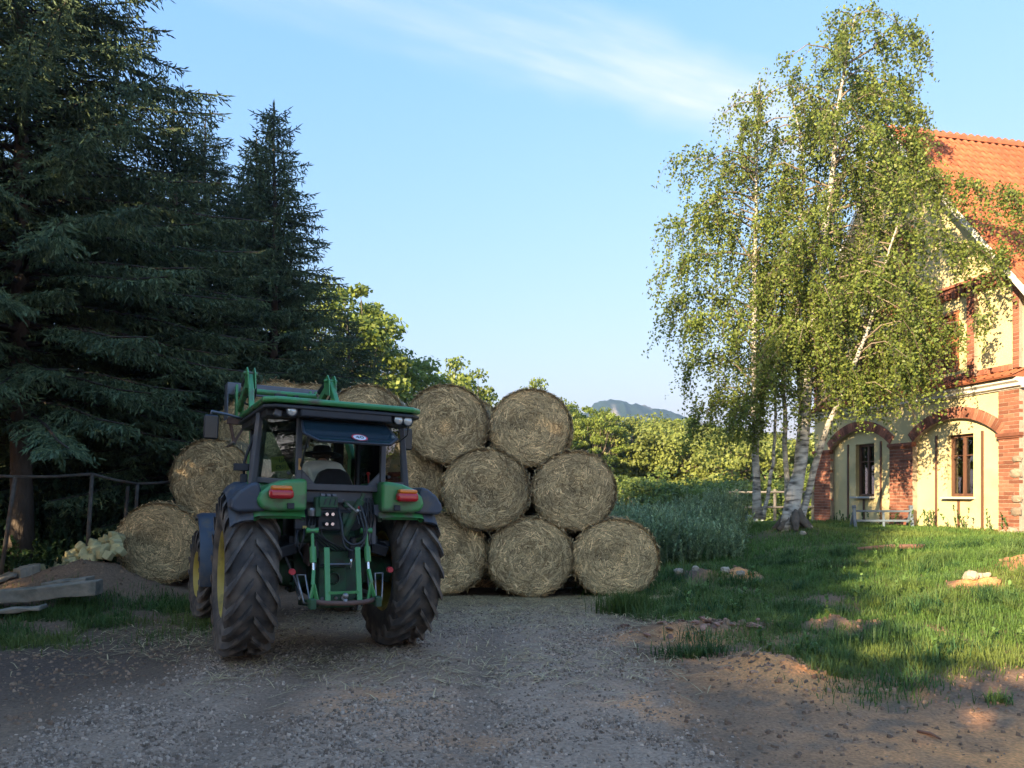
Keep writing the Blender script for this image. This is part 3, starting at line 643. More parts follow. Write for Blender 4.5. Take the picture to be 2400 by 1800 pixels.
# dark deciduous thicket under and behind the spruces
r_ = np.random.default_rng(78); nF = 26000
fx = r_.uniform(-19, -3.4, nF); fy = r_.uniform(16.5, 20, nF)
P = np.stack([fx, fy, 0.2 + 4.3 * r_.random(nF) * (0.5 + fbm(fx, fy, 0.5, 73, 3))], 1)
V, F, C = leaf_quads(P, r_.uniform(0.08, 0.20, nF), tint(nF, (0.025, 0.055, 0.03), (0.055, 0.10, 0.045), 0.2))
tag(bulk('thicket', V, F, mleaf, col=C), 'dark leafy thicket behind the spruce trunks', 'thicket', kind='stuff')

# ---------------------------------------------------------------- birch clump
mbirch = M('birch_bark', (0.50, 0.46, 0.40), rough=0.8, var=0.2, vscale=5, bump=0.006, bscale=18, dirt=((0.05, 0.042, 0.034), 0.55, 3.0), stretch=(1.3, 1.3, 4.5))
mroot = M('birch_foot', (0.10, 0.082, 0.066), rough=0.95, var=0.4, vscale=9, bump=0.03, bscale=14)
BY = 15.5
birch = empty('birch_tree', (6.02, BY, gz(6.02, BY) - 0.05)); B0 = np.array(birch.location)
def bpt(u, v, dy=0.0): return at(u, v, BY + dy) - Vector(B0)
STEMS = [  # list of (u, v, depth offset), base radius
    ([(1848, 1250, 0), (1868, 1150, 0), (1884, 1050, 0.05), (1895, 850, 0.1), (1925, 600, 0.2), (1953, 400, 0.2), (1964, 250, 0.1), (1990, 120, 0), (2005, 30, 0)], 0.135),
    ([(1838, 1248, -0.1), (1848, 1180, -0.05), (1872, 1080, 0.1), (1880, 950, 0.3), (1866, 750, 0.5), (1874, 560, 0.6), (1886, 420, 0.6), (1868, 280, 0.6), (1850, 200, 0.6)], 0.085),
    ([(1775, 1215, 0.5), (1772, 1100, 0.5), (1768, 900, 0.5), (1768, 700, 0.5), (1770, 485, 0.4), (1774, 330, 0.4), (1780, 190, 0.4)], 0.085),
    ([(1868, 1246, 0.1), (1890, 1170, 0.1), (1912, 1080, 0.0), (1940, 1000, -0.2), (1985, 900, -0.4), (2040, 760, -0.5), (2080, 600, -0.5), (2120, 470, -0.5)], 0.075),
    ([(1788, 1218, 0.4), (1800, 1160, 0.4), (1812, 1080, 0.4), (1818, 960, 0.4), (1812, 800, 0.3), (1800, 640, 0.2)], 0.04),
    ([(1852, 1240, 0.3), (1842, 1100, 0.4), (1838, 950, 0.6), (1830, 800, 0.8), (1836, 600, 1.0), (1850, 430, 1.0)], 0.06)]
rb = np.random.default_rng(40); twigs = MB(); limb = MB(); LP, LC = [], []
def hang(bp, L, tw, nt=None):
    """one limb with its hanging leafy twigs"""
    s = np.linspace(0, 1, 8); d = unit(bp[-1] - bp[0])
    limb.tube([tuple(bp[i]) for i in (0, 2, 4, 7)], [0.010 + 0.010 * L, 0.008 + 0.006 * L, 0.006 + 0.003 * L, 0.003], 5, caps=False)
    for q in range(int((nt or int(7 + 8 * L)) * (1.0 if nt else 0.62))):
        g = 0.2 + 0.8 * rb.random() ** 0.8; base = np.array([np.interp(g, s, bp[:, i]) for i in range(3)]) + rb.normal(0, 0.08, 3)
        tl = rb.uniform(0.25, 1.05) * tw; sw = rb.normal(0, 0.16, 2) + d[:2] * rb.uniform(0, 0.35)
        nn = int(tl / 0.021) + 2; k = np.linspace(0, 1, nn)
        tp = base + np.stack([sw[0] * tl * k, sw[1] * tl * k, -tl * (k ** 1.25)], 1)
        tp[:, 2] += 0.10 * tl * np.sin(k * 3.14)
        if q % 2 == 0: twigs.tube([tuple(tp[0]), tuple(tp[nn // 2]), tuple(tp[-1])], [0.005, 0.0035, 0.002], 3, caps=False)
        LP.append(tp + rb.normal(0, 0.045, (nn, 3))); LC.append(np.tile(rb.uniform(0.75, 1.25), nn))
for si, (pl, r0) in enumerate(STEMS):
    pts = [bpt(*q) for q in pl]; arr = np.array([tuple(q) for q in pts]); cum = np.r_[0, np.cumsum(np.linalg.norm(np.diff(arr, axis=0), axis=1))]; T = cum[-1]
    ss = np.linspace(0, T, 22); pos = np.stack([np.interp(ss, cum, arr[:, i]) for i in range(3)], 1)
    pos[1:-1, :2] += rb.normal(0, 0.012, (20, 2))
    st = MB(); st.tube([tuple(q) for q in pos], [r0 * (1 - 0.93 * (s / T)) * (1.35 if i == 0 else 1.1 if i == 1 else 1) + 0.006 for i, s in enumerate(ss)], 10)
    st.build('stem', mbirch, birch, smooth=True)
    # branches
    nb = int((84, 50, 52, 28, 10, 22)[si]); hz0 = (0.34, 0.36, 0.25, 0.40, 0.45, 0.38)[si]
    for b in range(nb):
        f = hz0 + (1 - hz0) * (b + rb.random()) / nb; P0 = np.array([np.interp(f * T, cum, arr[:, i]) for i in range(3)])
        shape = (math.sin(min(1.0, (1 - f) * 1.9 + 0.24) * 1.57))
        L = (2.0, 1.55, 1.75, 1.5, 1.0, 1.5)[si] * shape * rb.uniform(0.5, 1.12) + 0.2; az = rb.uniform(0, 6.28)
        d = np.array([math.cos(az), math.sin(az) * 0.85, 0]); up = rb.uniform(0.5, 1.1)
        s = np.linspace(0, 1, 8); bp = P0 + d * (L * s)[:, None]; bp[:, 2] += L * (up * s - (0.35 + 0.75 * up) * s ** 2)
        hang(bp, L, 0.55 + 0.5 * shape)
EXTRA = [([(1935, 500, 0.2), (2010, 470, 0), (2100, 450, -0.3), (2200, 412, -0.5), (2290, 420, -0.6), (2390, 470, -0.7)], 1.25, 95),
         ([(1950, 560, 0.2), (2040, 545, 0), (2130, 540, -0.4), (2230, 570, -0.5), (2350, 590, -0.6)], 1.1, 80),
         ([(1900, 800, 0), (1980, 700, -0.3), (2080, 660, -0.5), (2180, 680, -0.6)], 1.0, 45),
         ([(1920, 900, 0), (2020, 800, -0.4), (2120, 770, -0.6), (2230, 770, -0.7), (2325, 740, -0.7)], 0.55, 70),
         ([(1905, 960, 0), (2000, 880, -0.3), (2080, 860, -0.4), (2150, 890, -0.5)], 0.9, 40),
         ([(1985, 150, 0), (2040, 120, 0), (2090, 60, 0.1), (2140, 70, 0.1), (2170, 110, 0.1)], 1.2, 40),
         ([(1960, 300, 0), (2050, 260, 0), (2120, 240, 0), (2175, 270, 0)], 1.3, 44),
         ([(1770, 620, 0.4), (1700, 520, 0.3), (1620, 500, 0.2), (1550, 530, 0.2)], 1.1, 50),
         ([(1768, 780, 0.5), (1690, 690, 0.4), (1610, 680, 0.3), (1560, 720, 0.3)], 1.1, 50),
         ([(1768, 900, 0.5), (1700, 830, 0.4), (1640, 830, 0.3), (1600, 870, 0.3)], 0.9, 44),
         ([(1770, 460, 0.4), (1700, 380, 0.3), (1640, 350, 0.3), (1580, 380, 0.3)], 0.8, 36),
         ([(1768, 980, 0.5), (1710, 930, 0.4), (1650, 950, 0.3), (1625, 1000, 0.3)], 1.1, 48),
         ([(1768, 820, 0.5), (1720, 760, 0.2), (1650, 740, -0.1), (1570, 780, -0.2)], 1.1, 50),
         ([(1768, 600, 0.5), (1700, 590, 0.1), (1620, 600, -0.2), (1545, 640, -0.3)], 1.1, 50),
         ([(1830, 930, 0.4), (1790, 900, 0), (1740, 950, -0.3), (1700, 1010, -0.4)], 1.0, 44),
         ([(1925, 720, 0.1), (2010, 640, -0.3), (2110, 640, -0.6), (2190, 720, -0.7)], 1.3, 60),
         ([(1910, 800, 0.0), (2000, 740, -0.3), (2100, 740, -0.5), (2200, 800, -0.6)], 1.2, 56),
         ([(1905, 900, 0.0), (1990, 840, -0.2), (2090, 830, -0.4), (2170, 880, -0.5)], 1.0, 50),
         ([(1960, 420, 0.1), (2050, 380, 0), (2130, 370, -0.2), (2200, 420, -0.3)], 1.3, 56),
         ([(1895, 860, 0.1), (1930, 820, -0.4), (1970, 840, -0.7), (2010, 900, -0.8)], 1.2, 50),
         ([(1960, 380, 0.1), (2040, 330, 0), (2110, 310, -0.1), (2160, 350, -0.1)], 1.3, 60),
         ([(1970, 260, 0.1), (2030, 210, 0.3), (2090, 190, 0.4), (2150, 210, 0.4)], 1.2, 50),
         ([(1840, 760, 0.5), (1800, 900, 0.4), (1780, 980, 0.2), (1760, 1020, 0)], 0.7, 40)]
for pl, tw, cnt in EXTRA:
    arr = np.array([tuple(bpt(*q)) for q in pl]); cum = np.r_[0, np.cumsum(np.linalg.norm(np.diff(arr, axis=0), axis=1))]
    ss = np.linspace(0, cum[-1], 8); hang(np.stack([np.interp(ss, cum, arr[:, i]) for i in range(3)], 1), cum[-1] * 0.8, tw, cnt)
LP = np.concatenate(LP); LC = np.concatenate(LC); n = len(LP)
c = tint(n, (0.10, 0.155, 0.036), (0.25, 0.29, 0.06), 0.2) * LC[:, None]
V, F, C = leaf_quads(LP, rb.uniform(0.050, 0.082, n), c, up=0.1)
bulk('crown', V, F, mleaf, birch, col=C)
limb.build('branch', mlimb, birch, smooth=True); twigs.build('twig', mtwig, birch)
ft = MB()
for k in range(7):
    a = k * 0.9; ft.tube([(0.05 * math.cos(a), 0.05 * math.sin(a), 0.55), (0.18 * math.cos(a), 0.18 * math.sin(a), 0.22), (0.42 * math.cos(a), 0.36 * math.sin(a), 0.0)], [0.05, 0.10, 0.05], 7)
ft.build('root', mroot, birch, smooth=True)
tag(birch, 'clump of white-stemmed birches with drooping leaves beside the house', 'birch tree')
print('birch leaves', n)
# ---------------------------------------------------------------- house
# local frame: +x along the gable wall towards the viewer, +y into the house, wall face at y = 0
HA = R(-78); house = empty('brick_house', (10.39, 15.5, 0), HA)
tag(house, 'yellow plastered red-brick house with steep orange tile roof behind the birches', 'house')
mplast = M('yellow_plaster', (0.60, 0.50, 0.27), rough=0.9, var=0.12, vscale=1.4, bump=0.004, bscale=40, dirt=((0.50, 0.42, 0.22), 0.18, 1.2), spec=0.2)
mbrick = M('red_brick', (0.27, 0.105, 0.066), rough=0.9, var=0.22, vscale=7, bump=0.004, bscale=60, rnd=0.38, spec=0.2)
mmortar = M('mortar', (0.34, 0.27, 0.21), rough=0.95, var=0.2, vscale=12, bump=0.004, bscale=60)
mwhite = M('white_trim', (0.62, 0.59, 0.53), rough=0.7, var=0.08, vscale=4)
mtile = M('roof_tile', (0.31, 0.098, 0.042), rough=0.8, var=0.22, vscale=5, rnd=0.16, bump=0.002, bscale=60)
mbrown = M('brown_wood', (0.115, 0.052, 0.030), rough=0.6, var=0.25, vscale=10, stretch=(1, 1, 0.2))
mshut = M('shutter_wood', (0.30, 0.115, 0.045), rough=0.6, var=0.2, vscale=10)
mdark = M('painted_room_shade', (0.03, 0.028, 0.026), rough=0.9)
mstone = M('rubble_stone', (0.25, 0.19, 0.14), rough=0.95, var=0.25, vscale=6, bump=0.012, bscale=12, rnd=0.25)
msill = M('window_sill', (0.42, 0.42, 0.41), rough=0.7)
mpane = glass_mat('window_glass', (0.75, 0.8, 0.8), 0.01, 0.72)
XL, XR, XC = -6.4, 0.5, -2.95                 # corners and axis of the gable
ZB, ZE, ZR = 0.30, 6.15, 10.67                # base, eave at the wall, ridge
SL = (ZR - ZE) / (XR - XC)
core = MB().prism([(XL + .02, ZB), (XR - .02, ZB), (XR - .02, ZE - .05), (XC, ZR - .12), (XL + .02, ZE - .05)], 'y', 0.42, 7.5)
core.build('room_shade_core', mdark, house)  # near-black core painted in for the unlit rooms behind the windows
# side walls (the near one just outside the picture)
MB().box((XR - .17, 4.0, (ZB + ZE) / 2), (.34, 7.0, ZE - ZB - .1)).box((XL + .17, 4.0, (ZB + ZE) / 2), (.34, 7.0, ZE - ZB - .1)).build('side_wall', mplast, house)
# plaster of the gable wall, left open where windows sit
WIN = {'ground': [(-1.52, -0.78, 1.46, 2.89), (-4.72, -3.98, 1.46, 2.89)], 'upper': [(-2.30, -1.13, 4.35, 5.75), (-4.77, -3.60, 4.35, 5.75)], 'attic': [(-3.35, -2.55, 6.95, 8.2)]}
def wall_with_holes(x0, x1, z0, z1, holes, y0, y1):
    mb = MB(); xs = sorted({x0, x1, *[h[0] for h in holes], *[h[1] for h in holes]}); zs = sorted({z0, z1, *[h[2] for h in holes], *[h[3] for h in holes]})
    for a, b in zip(xs, xs[1:]):
        run = None
        for c, d in zip(zs, zs[1:]):
            hole = any(h[0] - 1e-6 <= a and b <= h[1] + 1e-6 and h[2] - 1e-6 <= c and d <= h[3] + 1e-6 for h in holes)
            if hole:
                if run: mb.box(((a + b) / 2, (y0 + y1) / 2, (run[0] + run[1]) / 2), (b - a, y1 - y0, run[1] - run[0])); run = None
            else: run = (run[0], d) if run else (c, d)
        if run: mb.box(((a + b) / 2, (y0 + y1) / 2, (run[0] + run[1]) / 2), (b - a, y1 - y0, run[1] - run[0]))
    return mb
wall_with_holes(XL, XR, ZB, 3.72, WIN['ground'], 0.14, 0.40).build('plaster_wall', mplast, house)
wall_with_holes(XL, XR, 3.724, ZE - .06, WIN['upper'], 0.10, 0.398).build('plaster_wall', mplast, house)
gb = MB()
h = WIN['attic'][0]; zt = lambda x: ZE + SL * (min(x - XL, XR - x))
gb.prism([(XL, ZE - .05), (h[0], ZE - .05), (h[0], zt(h[0]) - .06), (XL + .04, ZE)], 'y', .1, .396)
gb.prism([(h[1], ZE - .05), (XR, ZE - .05), (XR - .04, ZE), (h[1], zt(h[1]) - .06)], 'y', .1, .396)
gb.prism([(h[0], ZE - .05), (h[1], ZE - .05), (h[1], h[2]), (h[0], h[2])], 'y', .1, .396)
gb.prism([(h[0], h[3]), (h[1], h[3]), (h[1], zt(h[1]) - .06), (XC, ZR - .06), (h[0], zt(h[0]) - .06)], 'y', .1, .396)
gb.build('gable_plaster', mplast, house)

# bricks, each its own piece, sharing a few meshes
def brick_mesh(l, hgt, dep):
    mb = MB(); mb.box((0, 0, 0), (l, dep, hgt)); me = mb.mesh('brick'); me.materials.append(mbrick); return me
BRK = {}
def brick(parent, x, y, z, l, hgt, dep, ry=0.0, name='brick'):
    k = (round(l, 2), round(hgt, 3), round(dep, 2))
    if k not in BRK: BRK[k] = brick_mesh(*k)
    o = link(name, BRK[k], parent); o.location = (x + random.uniform(-.002, .002), y + random.uniform(-.005, .004), z); o.rotation_euler = (0, ry, random.uniform(-.012, .012))
    return o
def course_fill(mb_or_parent, x0, x1, z0, z1, y, dep, joined=False):
    ch, gap = 0.082, 0.012; k = 0; z = z0
    while z + ch <= z1 + 0.01:
        x = x0; first = True
        while x < x1 - 0.03:
            l = 0.115 if (first and k % 2) else 0.24
            l = min(l, x1 - x - gap)
            if x1 - (x + l + gap) < 0.05: l = x1 - x - gap
            if joined: mb_or_parent.box((x + l / 2 + gap / 2, y + dep / 2 + random.uniform(-.004, .003), z + ch / 2), (l, dep, ch - gap))
            else: brick(mb_or_parent, x + l / 2 + gap / 2, y + dep / 2, z + ch / 2, l, ch - gap, dep)
            x += l + gap; first = False
        z += ch; k += 1
def pier(x0, x1, z0, z1, joined=False, y=0.0, dep=0.10):
    p = MB().box(((x0 + x1) / 2, y + 0.008 + 0.065, (z0 + z1) / 2), (x1 - x0 - .006, 0.13, z1 - z0)).build('brick_pier', mmortar, house)
    if joined:
        mb = MB(); course_fill(mb, x0, x1, z0, z1, y, dep, True); o = mb.build('brick_courses', mbrick, p); o['kind'] = 'stuff'
    else: course_fill(p, x0, x1, z0, z1, y, dep)
    return p
pier(0.0, XR, 0.75, 3.72); pier(-3.25, -2.45, 0.75, 2.72); pier(XL, -5.64, 0.75, 2.72)
pier(0.34, XR, 4.15, 6.05); pier(-0.83, -0.62, 4.15, 6.05); pier(-5.28, -5.07, 4.15, 6.05, True); pier(XL, -6.24, 4.15, 6.05, True)
# plinth
pl = MB().box(((XL + XR) / 2, 0.05, 0.52), (XR - XL, 0.16, 0.44)).build('plinth', mmortar, house)
mb = MB(); course_fill(mb, XL, XR, 0.42, 0.75, -0.045, 0.08, True); o = mb.build('brick_courses', mbrick, pl); o['kind'] = 'stuff'
# pier caps
for x0, x1 in ((-.03, XR + .03), (-3.28, -2.42), (XL - .03, -5.61)):
    MB().box(((x0 + x1) / 2, 0.015, 2.765), (x1 - x0, 0.14, 0.08)).box(((x0 + x1) / 2, 0.03, 2.71), (x1 - x0 - .05, 0.12, 0.045)).build('pier_cap', mbrick, house, bevel=.008)
# arches: voussoir ring, spandrel plaster above
def arch(xc, half, spring, rise, ring):
    rad = (half ** 2 + rise ** 2) / (2 * rise); zc = spring + rise - rad; amax = math.asin(half / rad); n = 31
    a_ = MB(); arc = lambda r, k: [(xc + r * math.sin(-amax + 2 * amax * i / k), zc + r * math.cos(-amax + 2 * amax * i / k)) for i in range(k + 1)]
    inn, outr = arc(rad, 24), arc(rad + ring, 24)
    for i in range(24): a_.prism([inn[i], inn[i + 1], outr[i + 1], outr[i]], 'y', 0.008, 0.139)
    ar = a_.build('brick_arch', mmortar, house)
    for i in range(n):
        a = -amax + 2 * amax * (i + .5) / n; r = rad + ring / 2
        brick(ar, xc + r * math.sin(a), 0.05, zc + r * math.cos(a), 2 * amax * rad / n - .008, ring - .012, 0.10, a, 'voussoir')
    sp_ = MB(); z1 = 3.715; x0, x1 = xc - half - .02, xc + half + .02
    for i in range(24):
        (xa, za), (xb, zb) = outr[i], outr[i + 1]; xa, xb = max(xa, x0), min(xb, x1)
        if xb > xa: sp_.prism([(xa, min(za, z1)), (xb, min(zb, z1)), (xb, z1 + .001), (xa, z1 + .001)], 'y', 0.03, 0.139)
    sp_.build('spandrel', mplast, house)
arch(-1.225, 1.225, 2.80, 0.46, 0.26); arch(-4.445, 1.195, 2.80, 0.46, 0.26)
MB().box((-2.85, .075, 3.26), (.80, .12, .91)).build('spandrel', mplast, house)
MB().box((-6.02, .075, 3.26), (.74, .12, .91)).build('spandrel', mplast, house)
# brown battens on the plaster
for xb in (-1.84, -0.53, -1.18, -5.03, -3.72, -4.38):
    top = 1.38 if xb in (-1.18, -4.38) else 2.92
    MB().box((xb, 0.128, (0.74 + top) / 2), (0.055, 0.03, top - 0.74)).build('batten', mbrown, house, bevel=.004)
# cornice and tiled ledge between the storeys
MB().prism([(-.02, 3.74), (-.10, 3.76), (-.10, 3.82), (-.17, 3.86), (-.17, 3.93), (.10, 3.93), (.10, 3.72), (-.02, 3.72)], 'x', XL - .1, XR + .1).build('cornice', mwhite, house)
led = MB().prism([(-.28, 3.945), (.09, 4.10), (.09, 3.94), (-.28, 3.935)], 'x', XL - .1, XR + .1).build('tiled_ledge', mtile, house)
tl = MB().box((0, 0, 0), (.21, .42, .018)).lathe([(-.21, .03), (.21, .03)], (.09, 0, .005), 'y', 8, -1.57, 1.57); tlm = tl.mesh('tile'); tlm.materials.append(mtile)
x = XL
while x < XR + .05:
    o = link('tile', tlm, led); o.location = (x + .02, -.095, 4.045); o.rotation_euler = (math.atan2(.155, .37), random.uniform(-.02, .02), 0); x += .215
# upper storey: soldier course, dentils
for x0, x1 in ((-.60, .34), (-3.4, -.85), (-5.05, -3.5), (-6.2, -5.3)):
    c_ = MB().box(((x0 + x1) / 2, .085, 4.20), (x1 - x0, .05, .13)).build('sill_course', mmortar, house)
    x = x0 + .05
    while x < x1 - .03: brick(c_, x, .07, 4.20, .075, .12, .06); x += .088
dn = MB().box(((XL + XR) / 2, .06, 6.20), (XR - XL - .3, .10, .07)).build('dentil_band', mbrick, house)
x = XL + .25
while x < XR - .2: brick(dn, x, .05, 6.09, .11, .13, .10, 0, 'dentil'); x += .215
MB().box(((XL + XR) / 2, .055, 6.30), (XR - XL - .5, .12, .06)).build('string_course', mbrick, house, bevel=.006)

# windows with casements
for (x0, x1, z0, z1) in WIN['ground']:
    xm = (x0 + x1) / 2; w = MB()
    for a in (x0 + .035, x1 - .035, xm): w.box((a, .285, (z0 + z1) / 2), (.07, .07, z1 - z0))
    for b in (z0 + .035, z1 - .035): w.box((xm, .283, b), (x1 - x0, .068, .07))
    wn_ = w.build('window', mbrown, house, bevel=.004)
    for a in (x0 + .20, x1 - .20):
        MB().box((a, .275, z0 + .95), (.27, .03, .025)).build('glazing_bar', mbrown, wn_)
        MB().box((a, .295, (z0 + z1) / 2), (.27, .006, z1 - z0 - .13)).build('pane', mpane, wn_)
    MB().box((xm, .08, z0 - .03), (x1 - x0 + .1, .2, .045)).build('sill', msill, wn_, bevel=.006)
    # white strip added behind the glass to mimic the sunlit jamb
    MB().box((x0 + .12, .36, (z0 + z1) / 2), (.16, .006, z1 - z0 - .2)).build('lit_jamb_strip', mwhite, wn_)
def shutters(x0, x1, z0, z1, y):
    xm = (x0 + x1) / 2; root = None
    for a, b in ((x0, xm - .005), (xm + .005, x1)):
        f = MB()
        for q in (a + .035, b - .035): f.box((q, y, (z0 + z1) / 2), (.07, .045, z1 - z0))
        for q in (z0 + .04, z1 - .04, (z0 + z1) / 2): f.box(((a + b) / 2, y, q), (b - a - .14, .043, .08))
        fr = f.build('shutter', mshut, house, bevel=.004)
        sm = MB().box((0, 0, 0), (b - a - .14, .045, .010)).mesh('slat'); sm.materials.append(mshut)
        z = z0 + .11
        while z < z1 - .09:
            if abs(z - (z0 + z1) / 2) > .05:
                s_ = link('slat', sm, fr); s_.location = ((a + b) / 2, y, z); s_.rotation_euler = (-.7, 0, 0)
            z += .048
for (x0, x1, z0, z1) in WIN['upper']: shutters(x0, x1, z0, z1, 0.09)
for (x0, x1, z0, z1) in WIN['attic']: shutters(x0, x1, z0, z1, 0.09)

# roof
ov = 0.42; y0r, y1r = -0.28, 8.0; th = math.atan(SL); sl_len = (XR + ov - XC) / math.cos(th)
rf = MB()
for sg in (1, -1):
    e = XC + sg * (XR + ov - XC); zl = ZR + .03 - SL * (XR + ov - XC)
    rf.prism([(XC, ZR + .03), (e, zl), (e - sg * .0, zl - .10), (XC, ZR - .09)], 'y', y0r + .02, y1r)
roof = rf.build('roof', mtile, house)
# pan tiles of the slope turned to the viewer; the nearest ones are pieces of their own
pt = MB(); k = 8; prof = []
for i in range(k + 1):
    q = i / k; prof.append((q * .235 - .1175, .028 * math.sin(q * 2 * math.pi) + .004))
for yy, dz in ((0, 0.020), (.36, 0.0)):
    for (px_, pz_) in prof: pt.v.append((px_, yy, pz_ + dz))
for (px_, pz_) in prof: pt.v.append((px_, 0, pz_ - .004))
for i in range(k): pt.f.append((i, i + 1, k + 2 + i, k + 1 + i)); pt.f.append((2 * (k + 1) + i, 2 * (k + 1) + i + 1, i + 1, i))
ptm = pt.mesh('tile', True); ptm.materials.append(mtile)
base_m = Matrix.Translation((XR + ov, 0, ZR + .045 - SL * (XR + ov - XC))) @ Matrix.Rotation(R(90), 4, 'Z') @ Matrix.Rotation(th, 4, 'X')
rows = int(sl_len / .30); far_v, far_f = [], []; cnt = 0
pv = np.array([tuple(v.co) for v in ptm.vertices]); pf = [tuple(p.vertices) for p in ptm.polygons]
for r in range(rows + 1):
    for c in range(30):
        m = base_m @ Matrix.Translation((y0r + .10 + c * .215, r * .30, .012 + random.uniform(-.003, .003))) @ Matrix.Rotation(random.uniform(-.015, .015), 4, 'Z')
        if c < 13 and cnt < 290 and r > 1:
            o = link('tile', ptm, roof); o.matrix_local = m; cnt += 1
        else:
            b = len(far_v); far_v += [tuple(m @ Vector(q)) for q in pv]; far_f += [tuple(i + b for i in f) for f in pf]
mb = MB(); mb.v = far_v; mb.f = far_f; o = mb.build('tile_field', mtile, roof, smooth=True); o['kind'] = 'stuff'
rm = MB().lathe([(0, .115), (.33, .135)], (0, 0, 0), 'y', 10, -1.75, 1.75).mesh('ridge_tile', True); rm.materials.append(mtile)
for c in range(26):
    o = link('ridge_tile', rm, roof); o.location = (XC, y0r + c * .315, ZR + .0)
for sg in (1, -1):      # white verge boards up both rakes
    e = XC + sg * (XR + ov - XC); zl = ZR - SL * (XR + ov - XC)
    MB().prism([(XC, ZR + .05), (e, zl + .05), (e, zl - .12), (XC, ZR - .14)], 'y', y0r - .03, y0r + .015).build('verge_board', mwhite, house)
    MB().prism([(XC, ZR - .10), (e, zl - .10), (e, zl - .13), (XC, ZR - .13)], 'y', y0r + .02, .10).build('soffit', mwhite, house)
    MB().cyl((e + sg * .07, y0r, zl - .05), (e + sg * .07, y1r, zl - .05), .07).build('gutter', mwhite, house)
# stones showing through where the corner pier has lost its bricks
def rock_mesh(seed, sx, sy, sz, cube=0.5):
    r_ = np.random.default_rng(seed); mb = MB(); mb.sphere((0, 0, 0), 1.0, 10, 7); v = np.array(mb.v)
    q = np.sign(v) * np.abs(v) ** (1 - cube); v = q * (1 + 0.16 * (r_.random((len(v), 1)) - .5)) + r_.normal(0, .07, v.shape)
    mb.v = [tuple(p) for p in v * np.array([sx, sy, sz])]; return mb.mesh('stone', False)
for i, (x, z, s_) in enumerate([(.44, 1.15, .10), (.45, 1.42, .09), (.43, 1.95, .11), (.45, 2.25, .08)]):
    me = rock_mesh(i, s_ * 1.25, .05, s_ * .85, .3); me.materials.append(mstone); o = link('stone', me, house); o.location = (x, .0, z)

# ---------------------------------------------------------------- small things about the yard
mgal = M('grey_paint_metal', (0.13, 0.17, 0.22), rough=0.55, metal=0.2, var=0.15, vscale=8)
rk = at(2070, 1244, 17.6); rack = empty('metal_rack', (rk.x, rk.y, gz(rk.x, rk.y)), R(-6))
MB().bar((-.62, 0, .40), (.62, 0, .40), .05, .05).build('top_rail', mgal, rack, bevel=.006)
MB().bar((-.64, -.03, .17), (.64, -.03, .17), .05, .05).build('middle_rail', mgal, rack, bevel=.006)
for x, nm in ((-.66, 'end_post'), (.66, 'end_post')):
    MB().bar((x, -.04, -.03), (x, .05, .50), .07, .05).cyl((x - .04, .05, .50), (x + .04, .05, .50), .045).build(nm, mgal, rack, bevel=.006)
MB().bar((0, -.04, -.02), (0, .0, .40), .05, .04).build('middle_post', mgal, rack, bevel=.006)
for x in (-.66, .66): MB().bar((x, .3, -.02), (x, .04, .44), .05, .04).build('rear_leg', mgal, rack, bevel=.006)
tag(rack, 'low blue-grey metal rack standing before the brick pier of the house', 'rack')

# pale vehicle half hidden in the weeds
mcar = M('pale_car_paint', (0.50, 0.56, 0.62), rough=0.35, coat=0.4, var=0.05, vscale=3); mtyr0 = M('car_tyre', (0.03, 0.03, 0.03), rough=0.9); mcg = M('car_glass', (0.02, 0.025, 0.03), rough=0.08)
p = at(1697, 1215, 33.0); car = empty('parked_car', (p.x, p.y, gz(p.x, p.y) - .02), R(-20))
MB().prism([(-2.0, .3), (2.0, .3), (2.05, .62), (1.9, .82), (1.0, .90), (-1.5, .90), (-2.0, .82)], 'y', -.78, .78).build('body', mcar, car, bevel=.06, seg=3)
cb_ = MB().prism([(-1.45, .88), (1.0, .88), (.55, 1.38), (-1.0, 1.40)], 'y', -.68, .68).build('cabin', mcg, car, bevel=.03)
MB().prism([(-1.08, 1.36), (.62, 1.34), (.50, 1.42), (-.95, 1.44)], 'y', -.70, .70).build('roof', mcar, car, bevel=.03)
for y in (-.70, .70):
    for (a, b) in (((-1.5, .9), (-1.02, 1.38)), ((-.3, .9), (-.28, 1.4)), ((1.02, .88), (.56, 1.38)), ((.35, .9), (.3, 1.38))):
        MB().bar((a[0], y, a[1]), (b[0], y, b[1]), .09, .05, up=(0, 1, 0)).build('pillar', mcar, car)
    for x in (-1.25, 1.25): MB().lathe([(-.08, .0), (-.09, .2), (-.08, .29), (.08, .29), (.09, .2), (.08, 0)], (x, y * 1.0, .29), 'y', 20).build('wheel', mtyr0, car, smooth=True)
tag(car, 'pale blue-white vehicle half hidden behind the tall weeds', 'car')

# rail fence seen between birch stems, grey boards in the weeds
mgw = M('grey_wood', (0.25, 0.225, 0.20), rough=0.9, var=0.25, vscale=12, bump=0.004, bscale=30, stretch=(1, 1, 0.25))
p = at(1830, 1210, 24); fr_ = empty('rail_fence', (p.x, p.y, gz(p.x, p.y)), R(4))
for x in (-1.5, -.2, 1.1): MB().cyl((x, 0, -.1), (x, 0, 1.05), .05).build('post', mgw, fr_)
for z in (.45, .95): MB().cyl((-1.8, -.06, z), (1.5, -.06, z + .02), .035).build('rail', mgw, fr_)
tag(fr_, 'weathered rail fence between the birch stems', 'fence')
p = at(1665, 1236, 14.6); gb_ = empty('board_pallet', (p.x, p.y, gz(p.x, p.y)), R(5))
for i in range(5): MB().box((-.14 + .07 * i, 0, .13 + .01 * (i % 2)), (.045, .02, .3)).build('board', mgw, gb_)
MB().box((0, .03, .20), (.36, .02, .04)).build('crossbar', mgw, gb_)
tag(gb_, 'small grey upright boards standing at the edge of the tall weeds', 'boards')

